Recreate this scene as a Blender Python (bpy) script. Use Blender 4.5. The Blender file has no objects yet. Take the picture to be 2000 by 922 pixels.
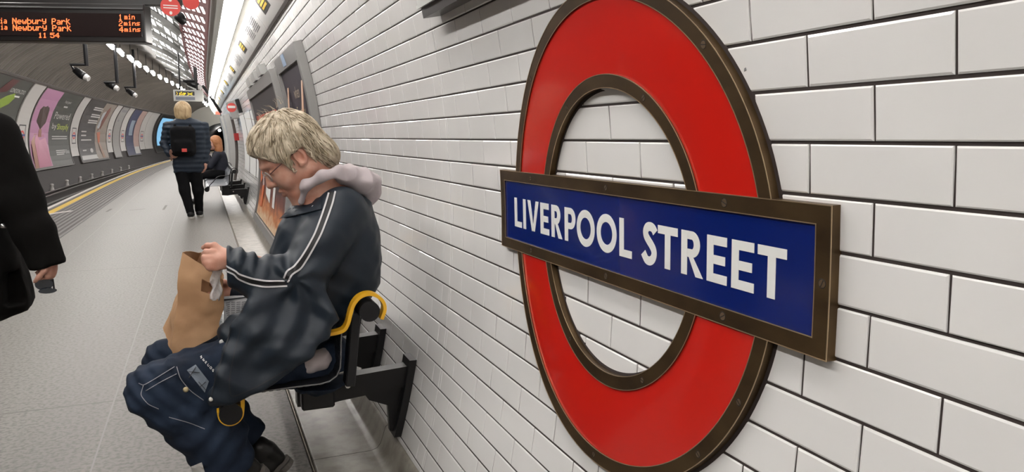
import bpy, math, random
import numpy as np
from mathutils import Vector, Matrix
random.seed(7); np.random.seed(7)
sc = bpy.context.scene
COL = sc.collection
PI = math.pi
def R(d): return math.radians(d)

# ------------------------------------------------------------------ camera, world, exposure
CAM_H = 1.243; FPX = 1460.5; YAW = 0.3907; PITCH = -0.1313
cam = bpy.data.cameras.new('camera'); cam_ob = bpy.data.objects.new('camera', cam); COL.objects.link(cam_ob)
cam.sensor_fit = 'HORIZONTAL'; cam.sensor_width = 36.0; cam.lens = 36.0 * FPX / 2000.0
cam.clip_start = 0.02; cam.clip_end = 300
cam_ob.location = (0, 0, CAM_H); cam_ob.rotation_euler = (PI/2 + PITCH, 0, -YAW)
sc.camera = cam_ob
sc.view_settings.view_transform = 'Standard'; sc.view_settings.look = 'None'
sc.view_settings.gamma = 1.0; sc.view_settings.use_curve_mapping = False
sc.view_settings.exposure = 0.06
LAMP_NEAR = 10.0     # emission of the fluorescent tubes above the platform
LAMP_FAR = 75.0      # emission of the row of tubes hung over the track
ROOF_LIGHT = 2.2     # lit panels behind the perforated ceiling
w = bpy.data.worlds.new('world'); sc.world = w; w.use_nodes = True
w.node_tree.nodes['Background'].inputs[0].default_value = (1.0, 0.94, 0.88, 1)
w.node_tree.nodes['Background'].inputs[1].default_value = 0.05

# ------------------------------------------------------------------ rays used to find where things stand
_f = np.array([math.sin(YAW)*math.cos(PITCH), math.cos(YAW)*math.cos(PITCH), math.sin(PITCH)])
_r = np.array([math.cos(YAW), -math.sin(YAW), 0.0]); _u = np.cross(_r, _f)
CAMP = np.array([0, 0, CAM_H])
def ray(px, py): return _f + _r*((px-1000)/FPX) - _u*((py-461)/FPX)
def A(px, py, Y):            # the point of the world at depth Y along the platform
    d = ray(px, py); return CAMP + d*(Y/d[1])
def Z(px, py, z=0.0):        # the point at height z
    d = ray(px, py); return CAMP + d*((z-CAM_H)/d[2])

# ------------------------------------------------------------------ the tunnel: a cylinder of radius RW that bends away far off
CX, CZ, RW = -2.4648, 0.9757, 3.2206
def off(y): return max(0.0, y-19.0)**2/800.0
def cyl(y, a, r=RW): return (CX + off(y) + r*math.cos(R(a)), y, CZ + r*math.sin(R(a)))

# ------------------------------------------------------------------ materials
MATS = {}
def mat(name, col=(.5,.5,.5), rough=.5, metal=0., emis=None, estr=0., coat=0., spec=.5):
    if name in MATS: return MATS[name]
    m = bpy.data.materials.new(name); m.use_nodes = True
    b = m.node_tree.nodes['Principled BSDF']
    b.inputs['Base Color'].default_value = (*col, 1); b.inputs['Roughness'].default_value = rough
    b.inputs['Metallic'].default_value = metal; b.inputs['Coat Weight'].default_value = coat
    b.inputs['Coat Roughness'].default_value = .06; b.inputs['Specular IOR Level'].default_value = spec
    if emis: b.inputs['Emission Color'].default_value = (*emis, 1); b.inputs['Emission Strength'].default_value = estr
    MATS[name] = m; return m
def nodes(m): return m.node_tree.nodes, m.node_tree.links, m.node_tree.nodes['Principled BSDF']
def texco(N, L, scale=(1,1,1), kind='Object'):
    tc = N.new('ShaderNodeTexCoord'); mp = N.new('ShaderNodeMapping'); mp.inputs['Scale'].default_value = scale
    L.new(tc.outputs[kind], mp.inputs[0]); return mp.outputs[0]
def noise_bump(m, scale=60, strength=.2, dist=.002, stretch=(1,1,1), detail=4):
    N, L, b = nodes(m); v = texco(N, L, stretch)
    n = N.new('ShaderNodeTexNoise'); n.inputs['Scale'].default_value = scale; n.inputs['Detail'].default_value = detail; L.new(v, n.inputs['Vector'])
    bp = N.new('ShaderNodeBump'); bp.inputs['Strength'].default_value = strength; bp.inputs['Distance'].default_value = dist
    L.new(n.outputs[0], bp.inputs['Height']); L.new(bp.outputs[0], b.inputs['Normal']); return m
def noise_col(m, c1, c2, scale=20, stretch=(1,1,1), lo=.35, hi=.65, detail=5):
    N, L, b = nodes(m); v = texco(N, L, stretch)
    n = N.new('ShaderNodeTexNoise'); n.inputs['Scale'].default_value = scale; n.inputs['Detail'].default_value = detail; L.new(v, n.inputs['Vector'])
    r = N.new('ShaderNodeValToRGB'); r.color_ramp.elements[0].position = lo; r.color_ramp.elements[1].position = hi
    r.color_ramp.elements[0].color = (*c1, 1); r.color_ramp.elements[1].color = (*c2, 1)
    L.new(n.outputs[0], r.inputs[0]); L.new(r.outputs[0], b.inputs['Base Color']); return m

M_tile = mat('white_glazed_tile', (.66,.64,.625), .19, coat=.25)
noise_col(M_tile, (.69,.68,.672), (.75,.74,.732), 3.0, lo=.3, hi=.7)
M_grout = mat('dark_grout', (.03,.02,.018), .8)
M_bronze = mat('aged_bronze', (.16,.105,.055), .40, .8)
noise_col(M_bronze, (.062,.038,.020), (.15,.096,.045), 7, (1,1,2), .3, .75); noise_bump(M_bronze, 90, .15, .0006, (1,1,5))
M_edge = mat('bright_bronze_edge', (.62,.47,.30), .3, .85)  # paler bronze for the thin lines along the sign's frame edges
M_red = mat('red_enamel', (.50,.011,.006), .22, coat=.3)
M_blue = mat('blue_enamel', (.0018,.011,.115), .18, coat=.3)
M_letter = mat('white_enamel', (.74,.74,.72), .25)
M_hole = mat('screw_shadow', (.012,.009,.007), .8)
M_screw = mat('bronze_screw', (.2,.135,.08), .4, .7)
M_black = mat('black_paint', (.007,.007,.008), .4, spec=.3)
M_bkmet = mat('black_steel', (.012,.0115,.012), .36, .2, spec=.35); noise_bump(M_bkmet, 60, .15, .0008)
M_steel = mat('bright_steel', (.55,.55,.55), .3, 1.)
M_galv = mat('grey_metal', (.42,.42,.41), .4, .4)
M_yel = mat('yellow_plastic', (.75,.40,.012), .35, coat=.2)
M_tube = mat('fluorescent_tube', (1,1,1), .5, emis=(1,.965,.92), estr=LAMP_NEAR)
M_tube2 = mat('hanging_tube', (1,1,1), .5, emis=(1,.97,.93), estr=LAMP_FAR)
M_roofl = mat('lit_roof_panel', (.9,.9,.9), .5, emis=(1,.96,.97), estr=ROOF_LIGHT)
M_trunk = mat('lamp_housing', (.8,.8,.78), .45)
M_soffit = mat('grey_soffit', (.17,.165,.145), .6)
M_lat = mat('grey_perforated_steel', (.13,.13,.12), .55)
M_redl = mat('red_lattice_steel', (.11,.018,.018), .6)
M_rib = mat('ribbed_ceiling', (.26,.235,.205), .5); noise_col(M_rib, (.085,.075,.063), (.125,.11,.094), 1.5)
M_dkwall = mat('sooty_iron_wall', (.018,.013,.012), .75)
M_trim = mat('dark_rail', (.07,.06,.055), .5)
M_greyp = mat('grey_enamel_strip', (.50,.48,.46), .4)
M_frieze = mat('white_frieze_enamel', (.72,.72,.71), .25, coat=.2)
M_ink = mat('black_print', (.02,.02,.022), .5)
M_gink = mat('grey_print', (.20,.20,.21), .5)
M_alu = mat('aluminium_frame', (.30,.295,.29), .4, .5)
M_white = mat('white_print', (.72,.71,.69), .5)
M_pyel = mat('yellow_print', (.75,.52,.03), .5)
M_pred = mat('red_print', (.6,.06,.05), .5)

# ------------------------------------------------------------------ mesh helpers
class MB:
    def __init__(s): s.v = []; s.f = []
    def add(s, vs, fs):
        o = len(s.v); s.v += [tuple(map(float, p)) for p in vs]; s.f += [tuple(i+o for i in q) for q in fs]; return s
    def box(s, c, h, rot=None, bev=0.0):
        c = Vector(c); M = rot if rot is not None else Matrix.Identity(3)
        b = min(bev, min(h)*.95)
        if b <= 0:
            vs = [c + M @ Vector((sx*h[0], sy*h[1], sz*h[2])) for sx in (-1,1) for sy in (-1,1) for sz in (-1,1)]
            return s.add(vs, [(0,1,3,2),(4,6,7,5),(0,4,5,1),(2,3,7,6),(0,2,6,4),(1,5,7,3)])
        vs = []; idx = {}
        for sx in (-1,1):
            for sy in (-1,1):
                for sz in (-1,1):
                    for ax in range(3):
                        p = [sx*h[0], sy*h[1], sz*h[2]]
                        for k in range(3):
                            if k != ax: p[k] -= (sx,sy,sz)[k]*b
                        idx[(sx,sy,sz,ax)] = len(vs); vs.append(c + M @ Vector(p))
        fs = []
        for ax in range(3):
            o1, o2 = [(1,2),(0,2),(0,1)][ax]
            for sg in (-1,1):
                q = []
                for a, b2 in ((-1,-1),(1,-1),(1,1),(-1,1)):
                    k = [0,0,0]; k[ax] = sg; k[o1] = a; k[o2] = b2; q.append(idx[(*k, ax)])
                fs.append(tuple(q))
        for ax in range(3):
            o1, o2 = [(1,2),(0,2),(0,1)][ax]
            for a in (-1,1):
                for b2 in (-1,1):
                    q = []
                    for sg, which in ((-1,o1),(1,o1),(1,o2),(-1,o2)):
                        k = [0,0,0]; k[ax] = sg; k[o1] = a; k[o2] = b2; q.append(idx[(*k, which)])
                    fs.append(tuple(q))
        for sx in (-1,1):
            for sy in (-1,1):
                for sz in (-1,1): fs.append(tuple(idx[(sx,sy,sz,a)] for a in range(3)))
        return s.add(vs, fs)
    def tube(s, pts, r, n=10, cap=True):
        pts = [Vector(p) for p in pts]; rs = r if isinstance(r, (list, tuple)) else [r]*len(pts)
        vs = []; up = None
        for i, p in enumerate(pts):
            t = (pts[min(i+1, len(pts)-1)] - pts[max(i-1, 0)]).normalized()
            if up is None:
                up = Vector((0,0,1)) if abs(t.z) < .9 else Vector((1,0,0))
            a = t.cross(up).normalized(); b = a.cross(t).normalized(); up = b
            for k in range(n):
                th = 2*PI*k/n; vs.append(p + (a*math.cos(th) + b*math.sin(th))*rs[i])
        fs = []
        for i in range(len(pts)-1):
            for k in range(n):
                fs.append((i*n+k, i*n+(k+1) % n, (i+1)*n+(k+1) % n, (i+1)*n+k))
        if cap: fs.append(tuple(range(n-1, -1, -1))); fs.append(tuple(range((len(pts)-1)*n, len(pts)*n)))
        return s.add(vs, fs)
    def prism(s, poly, f0, f1):       # poly: list of 2D points; f0, f1: functions to 3D for the two caps
        n = len(poly); vs = [f0(*p) for p in poly] + [f1(*p) for p in poly]
        fs = [tuple(range(n)), tuple(range(2*n-1, n-1, -1))] + [(i, (i+1) % n, n+(i+1) % n, n+i) for i in range(n)]
        return s.add(vs, fs)
    def grid(s, P):                   # P: 2D list of points
        nu, nv = len(P), len(P[0]); vs = [p for row in P for p in row]
        return s.add(vs, [(i*nv+j, i*nv+j+1, (i+1)*nv+j+1, (i+1)*nv+j) for i in range(nu-1) for j in range(nv-1)])
    def slab(s, P, Q):                # closed slab between two grids
        nu, nv = len(P), len(P[0]); o = nu*nv
        vs = [p for row in P for p in row] + [p for row in Q for p in row]
        fs = []
        for i in range(nu-1):
            for j in range(nv-1):
                a, b, c, d = i*nv+j, i*nv+j+1, (i+1)*nv+j+1, (i+1)*nv+j
                fs.append((a,b,c,d)); fs.append((o+d,o+c,o+b,o+a))
        for i in range(nu-1):
            for j in (0, nv-1):
                a, b = i*nv+j, (i+1)*nv+j; fs.append((a,b,o+b,o+a) if j == 0 else (b,a,o+a,o+b))
        for j in range(nv-1):
            for i in (0, nu-1):
                a, b = i*nv+j, i*nv+j+1; fs.append((b,a,o+a,o+b) if i == 0 else (a,b,o+b,o+a))
        return s.add(vs, fs)
ROOTLOC = {}
def link(o, parent=None):
    COL.objects.link(o)
    if parent is not None: o.parent = parent
def wloc(o):
    l = Vector((0,0,0))
    while o is not None: l += o.location; o = o.parent
    return l
def fixn(me):
    import bmesh
    bm = bmesh.new(); bm.from_mesh(me); bmesh.ops.recalc_face_normals(bm, faces=bm.faces); bm.to_mesh(me); bm.free()
def obj(name, mb, m, parent=None, smooth=False, base=None, fix=True, ang=None):
    me = bpy.data.meshes.new(name)
    if isinstance(mb, MB): v, f = mb.v, mb.f
    else: v, f = mb
    v = np.asarray(v, dtype=float).reshape(-1, 3)
    if parent is not None: b = wloc(parent); loc = (0,0,0)
    else:
        if base is None: base = ((v[:,0].min()+v[:,0].max())/2, (v[:,1].min()+v[:,1].max())/2, v[:,2].min())
        b = Vector(base); loc = b
    v = v - np.array(b)
    me.from_pydata(v.tolist(), [], [tuple(map(int, q)) for q in f] if not isinstance(f, np.ndarray) else f.tolist()); me.validate()
    if fix: fixn(me)
    me.materials.append(m)
    if smooth:
        me.polygons.foreach_set('use_smooth', [True]*len(me.polygons))
        if ang is not None: me.set_sharp_from_angle(angle=R(ang))
    o = bpy.data.objects.new(name, me); o.location = loc
    link(o, parent); return o
def tag(o, label=None, cat=None, group=None, kind=None):
    if label: o['label'] = label
    if cat: o['category'] = cat
    if group: o['group'] = group
    if kind: o['kind'] = kind
    return o
def thing(name, loc, label, cat, group=None):
    o = bpy.data.objects.new(name, None); o.location = Vector([float(x) for x in loc]); o.empty_display_size = .1
    COL.objects.link(o); return tag(o, label, cat, group)
def part(name, mb, m, parent, label=None, smooth=False, ang=None, fix=True):
    o = obj(name, mb, m, parent, smooth=smooth, ang=ang, fix=fix)
    if label: o['label'] = label
    return o
def copy_tree(o, parent=None):
    c = o.copy(); COL.objects.link(c); c.parent = parent
    for ch in list(o.children): copy_tree(ch, c)
    return c
def cgrid(y0, y1, a0, a1, r, ny=2, na=8):
    return [[cyl(y0+(y1-y0)*i/(ny-1), a0+(a1-a0)*j/(na-1), r) for j in range(na)] for i in range(ny)]
def cpatch(mb, y0, y1, a0, a1, r, th=.01, ny=2, na=8):
    mb.slab(cgrid(y0,y1,a0,a1,r,ny,na), cgrid(y0,y1,a0,a1,r+th,ny,na)); return mb
def struct(name, mb, m, smooth=False, fix=True):
    o = obj(name, mb, m, None, smooth=smooth, fix=fix); o['kind'] = 'structure'; return o
def text_mesh(s, size=1.0):            # flat outline of a word, as vertices and faces
    cu = bpy.data.curves.new('t', 'FONT'); cu.body = s; cu.size = size; cu.resolution_u = 3
    o = bpy.data.objects.new('t', cu); COL.objects.link(o)
    dg = bpy.context.evaluated_depsgraph_get(); me = bpy.data.meshes.new_from_object(o.evaluated_get(dg))
    v = [tuple(p.co) for p in me.vertices]; f = [tuple(p.vertices) for p in me.polygons]
    bpy.data.objects.remove(o); bpy.data.curves.remove(cu); bpy.data.meshes.remove(me)
    return v, f
def text_on(mb, s, w_, h_, fn, n=0):   # word stretched to w_ x h_, origin at its lower left, placed by fn(u, v)
    v, f = text_mesh(s); v = np.array(v); lo = v.min(0); hi = v.max(0); sp = np.maximum(hi-lo, 1e-6)
    mb.add([fn((p[0]-lo[0])/sp[0]*w_, (p[1]-lo[1])/sp[1]*h_) for p in v], f); return mb

# ------------------------------------------------------------------ signed-distance modelling of soft shapes
def smin(a, b, k):
    if k <= 0: return np.minimum(a, b)
    h = np.clip(.5+.5*(b-a)/k, 0, 1); return b*(1-h)+a*h-k*h*(1-h)
def smax(a, b, k): return -smin(-a, -b, k)
def ell(c, r, M=None):
    c = np.array(c, float); r = np.array(r, float)
    def f(P):
        q = P-c
        if M is not None: q = q @ M
        k0 = np.linalg.norm(q/r, axis=-1); k1 = np.linalg.norm(q/(r*r), axis=-1)+1e-9
        return k0*(k0-1)/k1
    return f
def cone(a, b, ra, rb):
    a = np.array(a, float); b = np.array(b, float); ab = b-a; L = (ab@ab)+1e-12
    def f(P):
        t = np.clip(((P-a)@ab)/L, 0, 1); return np.linalg.norm(P-a-t[...,None]*ab, axis=-1)-(ra+(rb-ra)*t)
    return f
def rbox(c, h, M=None, r=.01):
    c = np.array(c, float); h = np.array(h, float)
    def f(P):
        q = P-c
        if M is not None: q = q @ M
        q = np.abs(q)-(h-r); return np.linalg.norm(np.maximum(q, 0), axis=-1)+np.minimum(q.max(-1), 0)-r
    return f
def chain(pts, rs, k=.02):
    fs = [cone(pts[i], pts[i+1], rs[i], rs[i+1]) for i in range(len(pts)-1)]
    return union(fs, k)
def union(fs, k=.02):
    def f(P):
        d = fs[0](P)
        for g in fs[1:]: d = smin(d, g(P), k)
        return d
    return f
def cut(f, g, k=.005): return lambda P: smax(f(P), -g(P), k)
def isect(f, g, k=.005): return lambda P: smax(f(P), g(P), k)
def poly2(poly):
    pl = np.array(poly, float)
    def f(x, z):
        d = np.full(x.shape, 1e9); s = np.ones(x.shape); n = len(pl)
        for i in range(n):
            a = pl[i]; b = pl[i-1]; e = b-a; wx = x-a[0]; wz = z-a[1]
            t = np.clip((wx*e[0]+wz*e[1])/(e@e), 0, 1); d = np.minimum(d, (wx-e[0]*t)**2+(wz-e[1]*t)**2)
            c1 = z >= a[1]; c2 = z < b[1]; c3 = e[0]*wz > e[1]*wx
            s = np.where((c1 & c2 & c3) | (~c1 & ~c2 & ~c3), -s, s)
        return s*np.sqrt(d)
    return f
def inflate(poly_px, Y, T, k=.1):      # a soft body whose side outline is the polygon, half as deep as T
    g = poly2([(A(*p, Y)[0], A(*p, Y)[2]) for p in poly_px])
    def f(P):
        s = Y/P[...,1]                 # the outline lies on lines of sight only to first order: use the plane at Y
        return smax(g(P[...,0], P[...,2]), np.abs(P[...,1]-Y)-T, k)
    return f
def wob(P, s, seed=0):
    q = P*s+seed
    x, y, z = q[...,0], q[...,1], q[...,2]
    return (np.sin(x*1.7+2.1*np.sin(y*.9+z*.7))+np.sin(y*2.1+1.7*np.sin(z*1.1+x*.6))+np.sin(z*1.9+1.9*np.sin(x*1.3+y*.8)))/3
def disp(f, amp, s, seed=0): return lambda P: f(P)+amp*wob(P, s, seed)
def mesh_sdf(f, lo, hi, h):
    lo = np.array(lo, float); hi = np.array(hi, float); B = 8
    n = (np.ceil((hi-lo)/h/B).astype(int))*B+1
    nb = (n-1)//B
    gc = np.stack(np.meshgrid(*[lo[i]+(np.arange(nb[i])+.5)*B*h for i in range(3)], indexing='ij'), -1)
    dc = f(gc.reshape(-1,3)).reshape(nb)
    V = np.repeat(np.repeat(np.repeat(dc, B, 0), B, 1), B, 2)
    V = np.pad(V, ((0,1),(0,1),(0,1)), mode='edge').astype(np.float32)
    act = np.argwhere(np.abs(dc) < B*h*1.35)
    loc = np.stack(np.meshgrid(*[np.arange(B+1)]*3, indexing='ij'), -1).reshape(-1,3)
    for c0 in range(0, len(act), 400):
        I = act[c0:c0+400,None,:]*B+loc[None]
        I = I.reshape(-1,3); d = f(lo+I*h)
        V[I[:,0],I[:,1],I[:,2]] = d
    S = V < 0
    mx = np.zeros(np.array(V.shape)-1, np.int8)
    for i in (0,1):
        for j in (0,1):
            for k in (0,1): mx += S[i:S.shape[0]-1+i, j:S.shape[1]-1+j, k:S.shape[2]-1+k]
    cells = np.argwhere((mx > 0) & (mx < 8))
    ids = -np.ones(mx.shape, np.int64); ids[cells[:,0],cells[:,1],cells[:,2]] = np.arange(len(cells))
    acc = np.zeros((len(cells),3)); cnt = np.zeros(len(cells))
    cr = [(i,j,k) for i in (0,1) for j in (0,1) for k in (0,1)]
    for a in cr:
        for ax in range(3):
            if a[ax]: continue
            b = list(a); b[ax] = 1
            va = V[cells[:,0]+a[0],cells[:,1]+a[1],cells[:,2]+a[2]]; vb = V[cells[:,0]+b[0],cells[:,1]+b[1],cells[:,2]+b[2]]
            m = (va < 0) != (vb < 0); t = np.where(m, va/(va-vb+1e-12), 0)
            p = np.array(a, float)[None]+t[:,None]*(np.array(b)-np.array(a))[None]
            acc += p*m[:,None]; cnt += m
    verts = lo+(cells+acc/np.maximum(cnt,1)[:,None])*h
    F = []
    for ax in range(3):
        o1, o2 = (ax+1) % 3, (ax+2) % 3
        sl0 = [slice(None)]*3; sl1 = [slice(None)]*3
        sl0[ax] = slice(0,-1); sl1[ax] = slice(1,None)
        E0 = S[tuple(sl0)]; E1 = S[tuple(sl1)]
        e = np.argwhere(E0 != E1)
        ok = (e[:,o1] > 0) & (e[:,o2] > 0) & (e[:,o1] < V.shape[o1]-1) & (e[:,o2] < V.shape[o2]-1); e = e[ok]
        q = []
        for d1, d2 in ((-1,-1),(0,-1),(0,0),(-1,0)):
            c = e.copy(); c[:,o1] += d1; c[:,o2] += d2; q.append(ids[c[:,0],c[:,1],c[:,2]])
        q = np.stack(q, 1); flip = ~S[e[:,0],e[:,1],e[:,2]]; q[flip] = q[flip][:,::-1]
        F.append(q[(q >= 0).all(1)])
    return verts, np.concatenate(F)
def soft(name, f, lo, hi, h, m, parent, label=None):
    o = obj(name, mesh_sdf(f, lo, hi, h), m, parent, smooth=True, fix=False)
    if label: o['label'] = label
    return o
def march(f, px, py, y0=1.2, y1=6.0, lift=.0):   # first meeting of a line of sight with a soft shape
    d = ray(px, py); d = d/np.linalg.norm(d); t = y0/d[1]
    for _ in range(80):
        p = CAMP+d*t; s = float(f(p[None])[0])
        if s < lift+.0003: break
        t += max(s-lift, .0004)*.7
        if p[1] > y1: return None
    return CAMP+d*t
def ribbon(f, pts, wpx, lift=.0015, th=.0015, sub=6):   # a stripe lying on a soft shape
    P = []
    pp = [np.array(p, float) for p in pts]; path = []
    for i in range(len(pp)-1):
        for k in range(sub): path.append(pp[i]+(pp[i+1]-pp[i])*k/sub)
    path.append(pp[-1])
    for _ in range(3): path = [path[0]]+[(path[i-1]+path[i]*2+path[i+1])/4 for i in range(1,len(path)-1)]+[path[-1]]
    a, b = [], []
    for i, p in enumerate(path):
        t = path[min(i+1,len(path)-1)]-path[max(i-1,0)]; n = np.array([-t[1], t[0]])/np.linalg.norm(t)*wpx/2
        q = [march(f, *(p+n*s), lift=lift) for s in (-1,-.3,.3,1)]
        if any(x is None for x in q): continue
        a.append([tuple(x) for x in q]); b.append([tuple(x+(x-CAMP)/np.linalg.norm(x-CAMP)*(th+lift)) for x in q])
    mb = MB(); mb.slab(a, b); return mb
def patch(f, quad, nu=6, nv=6, lift=.002, th=.002):     # a four-cornered piece lying on a soft shape
    q = [np.array(p, float) for p in quad]; a, b = [], []
    for i in range(nu):
        ra, rb = [], []
        for j in range(nv):
            s, t = i/(nu-1), j/(nv-1); p = q[0]*(1-s)*(1-t)+q[1]*s*(1-t)+q[2]*s*t+q[3]*(1-s)*t
            x = march(f, *p, lift=lift)
            if x is None: x = ra[-1] if ra else np.array(A(*p, 2.9))
            x = np.array(x); ra.append(tuple(x)); rb.append(tuple(x+(x-CAMP)/np.linalg.norm(x-CAMP)*(th+lift)))
        a.append(ra); b.append(rb)
    mb = MB(); mb.slab(a, b); return mb

# ================================================================== THE SETTING
def long_strip(mb, prof, y0, y1, close=False):     # a cross-section profile (x, z) drawn along the bending platform
    ys = [y0]
    while ys[-1] < y1: ys.append(min(y1, ys[-1]+(2.0 if ys[-1] >= 17 else 40.0)) if ys[-1] < 17 else min(y1, ys[-1]+2.0))
    if y0 < 17 < y1: ys = [y0, 17.0]+[y for y in np.arange(19, y1, 2.0)]+[y1]
    P = [[(x+off(y), y, z) for x, z in prof] for y in ys]
    mb.grid(P); return mb
YB, YE = -6.0, 75.0
# floor
M_floor = mat('terrazzo_floor', (.42,.40,.37), .3)
N, L, b = nodes(M_floor); v = texco(N, L)
n1 = N.new('ShaderNodeTexNoise'); n1.inputs['Scale'].default_value = 55; n1.inputs['Detail'].default_value = 3; L.new(v, n1.inputs['Vector'])
r1 = N.new('ShaderNodeValToRGB'); r1.color_ramp.elements[0].position = .36; r1.color_ramp.elements[1].position = .56
r1.color_ramp.elements[0].color = (.095,.088,.078,1); r1.color_ramp.elements[1].color = (.195,.184,.168,1); L.new(n1.outputs[0], r1.inputs[0])
sp = N.new('ShaderNodeSeparateXYZ'); tc = N.new('ShaderNodeNewGeometry'); L.new(tc.outputs['Position'], sp.inputs[0])
def line_mask(sock, period, phase, width):
    a = N.new('ShaderNodeMath'); a.operation = 'ADD'; a.inputs[1].default_value = phase; L.new(sock, a.inputs[0])
    m = N.new('ShaderNodeMath'); m.operation = 'MODULO'; m.inputs[1].default_value = period; L.new(a.outputs[0], m.inputs[0])
    c = N.new('ShaderNodeMath'); c.operation = 'LESS_THAN'; c.inputs[1].default_value = width; L.new(m.outputs[0], c.inputs[0]); return c.outputs[0]
k1 = line_mask(sp.outputs['Y'], 4.05, 40.5-3.88, .012); k2 = line_mask(sp.outputs['X'], .92, 92+.45, .007)
mx1 = N.new('ShaderNodeMix'); mx1.data_type = 'RGBA'; mx1.inputs['B'].default_value = (.08,.072,.064,1); L.new(k1, mx1.inputs['Factor']); L.new(r1.outputs[0], mx1.inputs['A'])
mx2 = N.new('ShaderNodeMix'); mx2.data_type = 'RGBA'; mx2.inputs['B'].default_value = (.23,.22,.205,1); L.new(k2, mx2.inputs['Factor']); L.new(mx1.outputs['Result'], mx2.inputs['A'])
L.new(mx2.outputs['Result'], b.inputs['Base Color'])
n2 = N.new('ShaderNodeTexNoise'); n2.inputs['Scale'].default_value = 120; n2.inputs['Detail'].default_value = 2; L.new(v, n2.inputs['Vector'])
bp = N.new('ShaderNodeBump'); bp.inputs['Strength'].default_value = .25; bp.inputs['Distance'].default_value = .0012
L.new(n2.outputs[0], bp.inputs['Height']); L.new(bp.outputs[0], b.inputs['Normal'])
n3 = N.new('ShaderNodeMapRange'); n3.inputs['To Min'].default_value = .36; n3.inputs['To Max'].default_value = .55; b.inputs['Specular IOR Level'].default_value = .35; L.new(n1.outputs[0], n3.inputs[0]); L.new(n3.outputs[0], b.inputs['Roughness'])
struct('floor', long_strip(MB(), [(.322,0), (-1.68,0)], YB, YE), M_floor)
M_tact = mat('ribbed_tactile_paving', (.13,.115,.105), .6)
N, L, b = nodes(M_tact); v = texco(N, L); wv = N.new('ShaderNodeTexWave'); wv.bands_direction = 'X'; wv.inputs['Scale'].default_value = 4.2; L.new(v, wv.inputs['Vector'])
rr = N.new('ShaderNodeValToRGB'); rr.color_ramp.elements[0].color = (.05,.044,.041,1); rr.color_ramp.elements[1].color = (.095,.084,.078,1); L.new(wv.outputs[0], rr.inputs[0]); L.new(rr.outputs[0], b.inputs['Base Color'])
bp = N.new('ShaderNodeBump'); bp.inputs['Distance'].default_value = .006; L.new(wv.outputs[0], bp.inputs['Height']); L.new(bp.outputs[0], b.inputs['Normal'])
o = struct('trim_1', long_strip(MB(), [(-1.68,0), (-2.33,0)], YB, YE), M_tact); o['label'] = 'dark ribbed tactile paving along the platform edge'
o = struct('trim_2', long_strip(MB(), [(-2.33,.0), (-2.45,.0)], YB, YE), mat('yellow_line_paint', (.60,.40,.045), .5)); o['label'] = 'yellow safety line along the platform'
o = struct('trim_3', long_strip(MB(), [(-2.45,.0), (-2.53,.0)], YB, YE), M_tact)
M_wline = mat('white_edge_paint', (.52,.49,.46), .5)
o = struct('trim_4', long_strip(MB(), [(-2.53,0), (-2.61,0), (-2.62,-.01), (-2.62,-.06)], YB, YE), M_wline); o['label'] = 'white painted platform nosing'
o = struct('trim_5', long_strip(MB(), [(-2.62,-.06), (-2.55,-.09), (-2.55,-.75)], YB, YE), M_dkwall)
o = obj('painted_mark', MB().prism([(-2.60,13.75),(-2.52,13.70),(-2.10,14.45),(-2.085,14.62),(-2.14,14.62)], lambda x, y: (x,y,.003), lambda x, y: (x,y,.0005)), M_wline)
tag(o, 'white stopping mark painted across the yellow platform line', 'floor marking')
mk = MB()
for a, bq in (((208,414),(218,408)), ((253,411),(284,408)), ((319,410),(325,401))):
    p, q = Z(*a), Z(*bq); t = (q-p); t /= np.linalg.norm(t); n = np.array([-t[1], t[0], 0])*.02
    mk.add([p+n+[0,0,.002], q+n+[0,0,.002], q-n+[0,0,.002], p-n+[0,0,.002]], [(0,1,2,3)])
o = obj('access_cover_outline', mk, mat('dark_joint', (.12,.11,.10), .7)); tag(o, 'thin dark outline of an access cover in the pale floor', 'access cover')
# coved stone margin under the tiled wall
M_stone = mat('coved_stone', (.36,.33,.28), .33); noise_col(M_stone, (.17,.153,.125), (.30,.28,.24), 14, lo=.3, hi=.62); noise_bump(M_stone, 180, .3, .0015)
prof = [(.660,.100), (.631,.098), (.624,.09), (.613,.055), (.604,.028), (.590,.010), (.565,.002), (.345,.001), (.336,-.003), (.334,-.03)]
mb = MB(); ys = [YB]+[2.85+2.2*i for i in range(-3, 34)]
for i in range(len(ys)-1): long_strip(mb, prof, ys[i]+.002, ys[i+1]-.002)
o = struct('baseboard_right', mb, M_stone, smooth=True); o['label'] = 'coved pale stone margin under the tiled wall'
struct('trim_6', long_strip(MB(), [(.70,.05), (.56,-.012), (.322,-.012)], YB, YE), M_grout)
mb = MB(); long_strip(mb, [(.331,.0015), (.327,.0015), (.327,-.01)], YB, YE)
struct('trim_7', mb, mat('brass_strip', (.30,.26,.20), .35, .6))
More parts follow.
